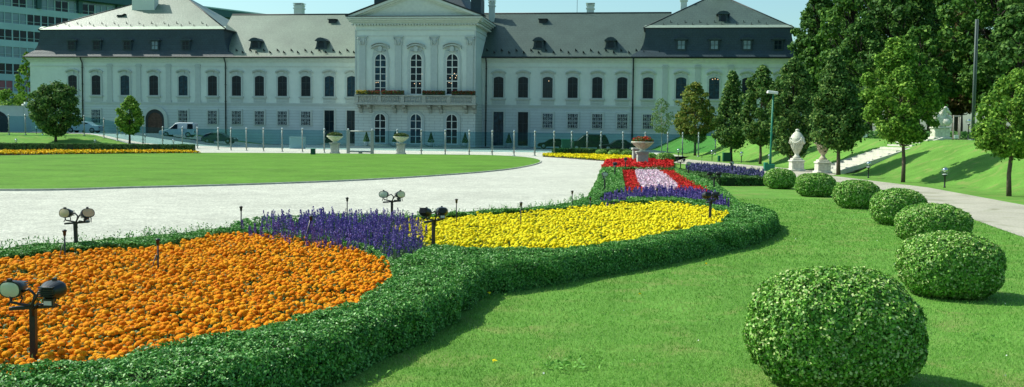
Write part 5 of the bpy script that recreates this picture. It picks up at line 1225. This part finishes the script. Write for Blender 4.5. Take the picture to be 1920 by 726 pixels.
riser('leaning sprinkler riser at the front of the violet flowers', 583, 408, lean=R(14))
riser('short sprinkler riser at the right back of the yellow bed', 1107, 372, zt=.5)
riser('braced sprinkler riser in front of the pink flowers', 1232, 355, zt=.62, brace=True)
riser('thin sprinkler riser beside the far path', 1316, 294, zt=.7)

# green lamp post with cabinets
x, y = G(1444, 321); t = thing('lamp_post', 'tall green lamp post with a white lamp head beside the path', 'lamp post', (x, y, 0))
MB().tube([(0, 0, 0), (0, 0, 1.1), (.06, 0, 4.15)], [.075, .055, .045], 10).build('pole', M['green'], t); MB().bbox(-.22, .22, -.16, .16, 0, .38, .02).build('base_box', M['green'], t)
MB().bbox(-.34, -.14, -.14, .14, 0.0, .46, .02).build('cabinet', M['green'], t)
b = MB(); b.bbox(-.30, .26, -.15, .15, -.06, .08, .03); b.xform(Matrix.Translation((.03, 0, 4.2)) @ Matrix.Rotation(R(6), 4, 'Y')); b.build('lamp_head', M['white'], t)
for px0, px1, yt, yb, lab in [(1355, 1370, 287, 303, 'green square cabinet in the grass under the dark pointed tree'), (1346, 1350, 293, 303, 'small green post box left of the green cabinet')]:
    x, y = G((px0+px1)/2, yb); hw = (px1-px0)/2*y/F; h = (yb-yt)*y/F; t = thing('green_cabinet', lab, 'cabinet', (x, y, 0)); MB().bbox(-hw, hw, -.15, .15, 0, h, .015).build('casing', M['dgreen'], t)
    b = MB(); b.box(-hw-.01, hw+.01, -.17, .16, h, h+.03); b.box(-hw-.01, -hw+.05, -.165, -.15, 0, h); b.build('frame', M['green'], t)
# tall steel pole, timber tree frame, little signs
x, y, _ = PD(1823.5, 262, 55); t = thing('steel_pole', 'tall slim steel pole standing on the terrace before the wood', 'pole', (x, y, TZ)); b = MB(); b.tube([(-.045, 0, 0), (-.045, 0, 6.5)], .05, 10); b.tube([(.05, 0, 0), (.05, 0, 6.5)], .04, 10)
b.build('shaft', M['pole'], t); MB().bbox(-.16, .16, -.16, .16, 0, .05, .01).build('base_plate', M['steel'], t)
x, y, _ = PD(1797, 258, 60); t = thing('tree_support', 'timber frame of three upright posts tied by a rail behind the statue', 'tree support', (x, y, TZ)); 
for k, (a_, yy) in enumerate(((-.32, 0), (.04, .1), (.3, .5))): MB().tube([(a_, yy, 0), (a_, yy, 1.45)], .04, 8).build('upright', M['wood'], t)
MB().bbox(-.36, .1, -.05, .05, 1.36, 1.44, .01).build('rail', M['wood'], t)
def plaque(px, d, lab):
    x, y, _ = PD(px, 258, d); t = thing('plaque', lab, 'plaque', (x, y, TZ)); b = MB(); b.bbox(-.13, .13, -.02, .02, .08, .28, .008); b.build('board', M['white'], t); MB().tube([(0, .02, 0), (0, .02, .2)], .015, 6).build('stake', M['black'], t)
plaque(1793, 57, 'small white plaque in the grass between the statue and the steel pole'); plaque(1622, 62, 'small white plaque in the grass above the stairs')
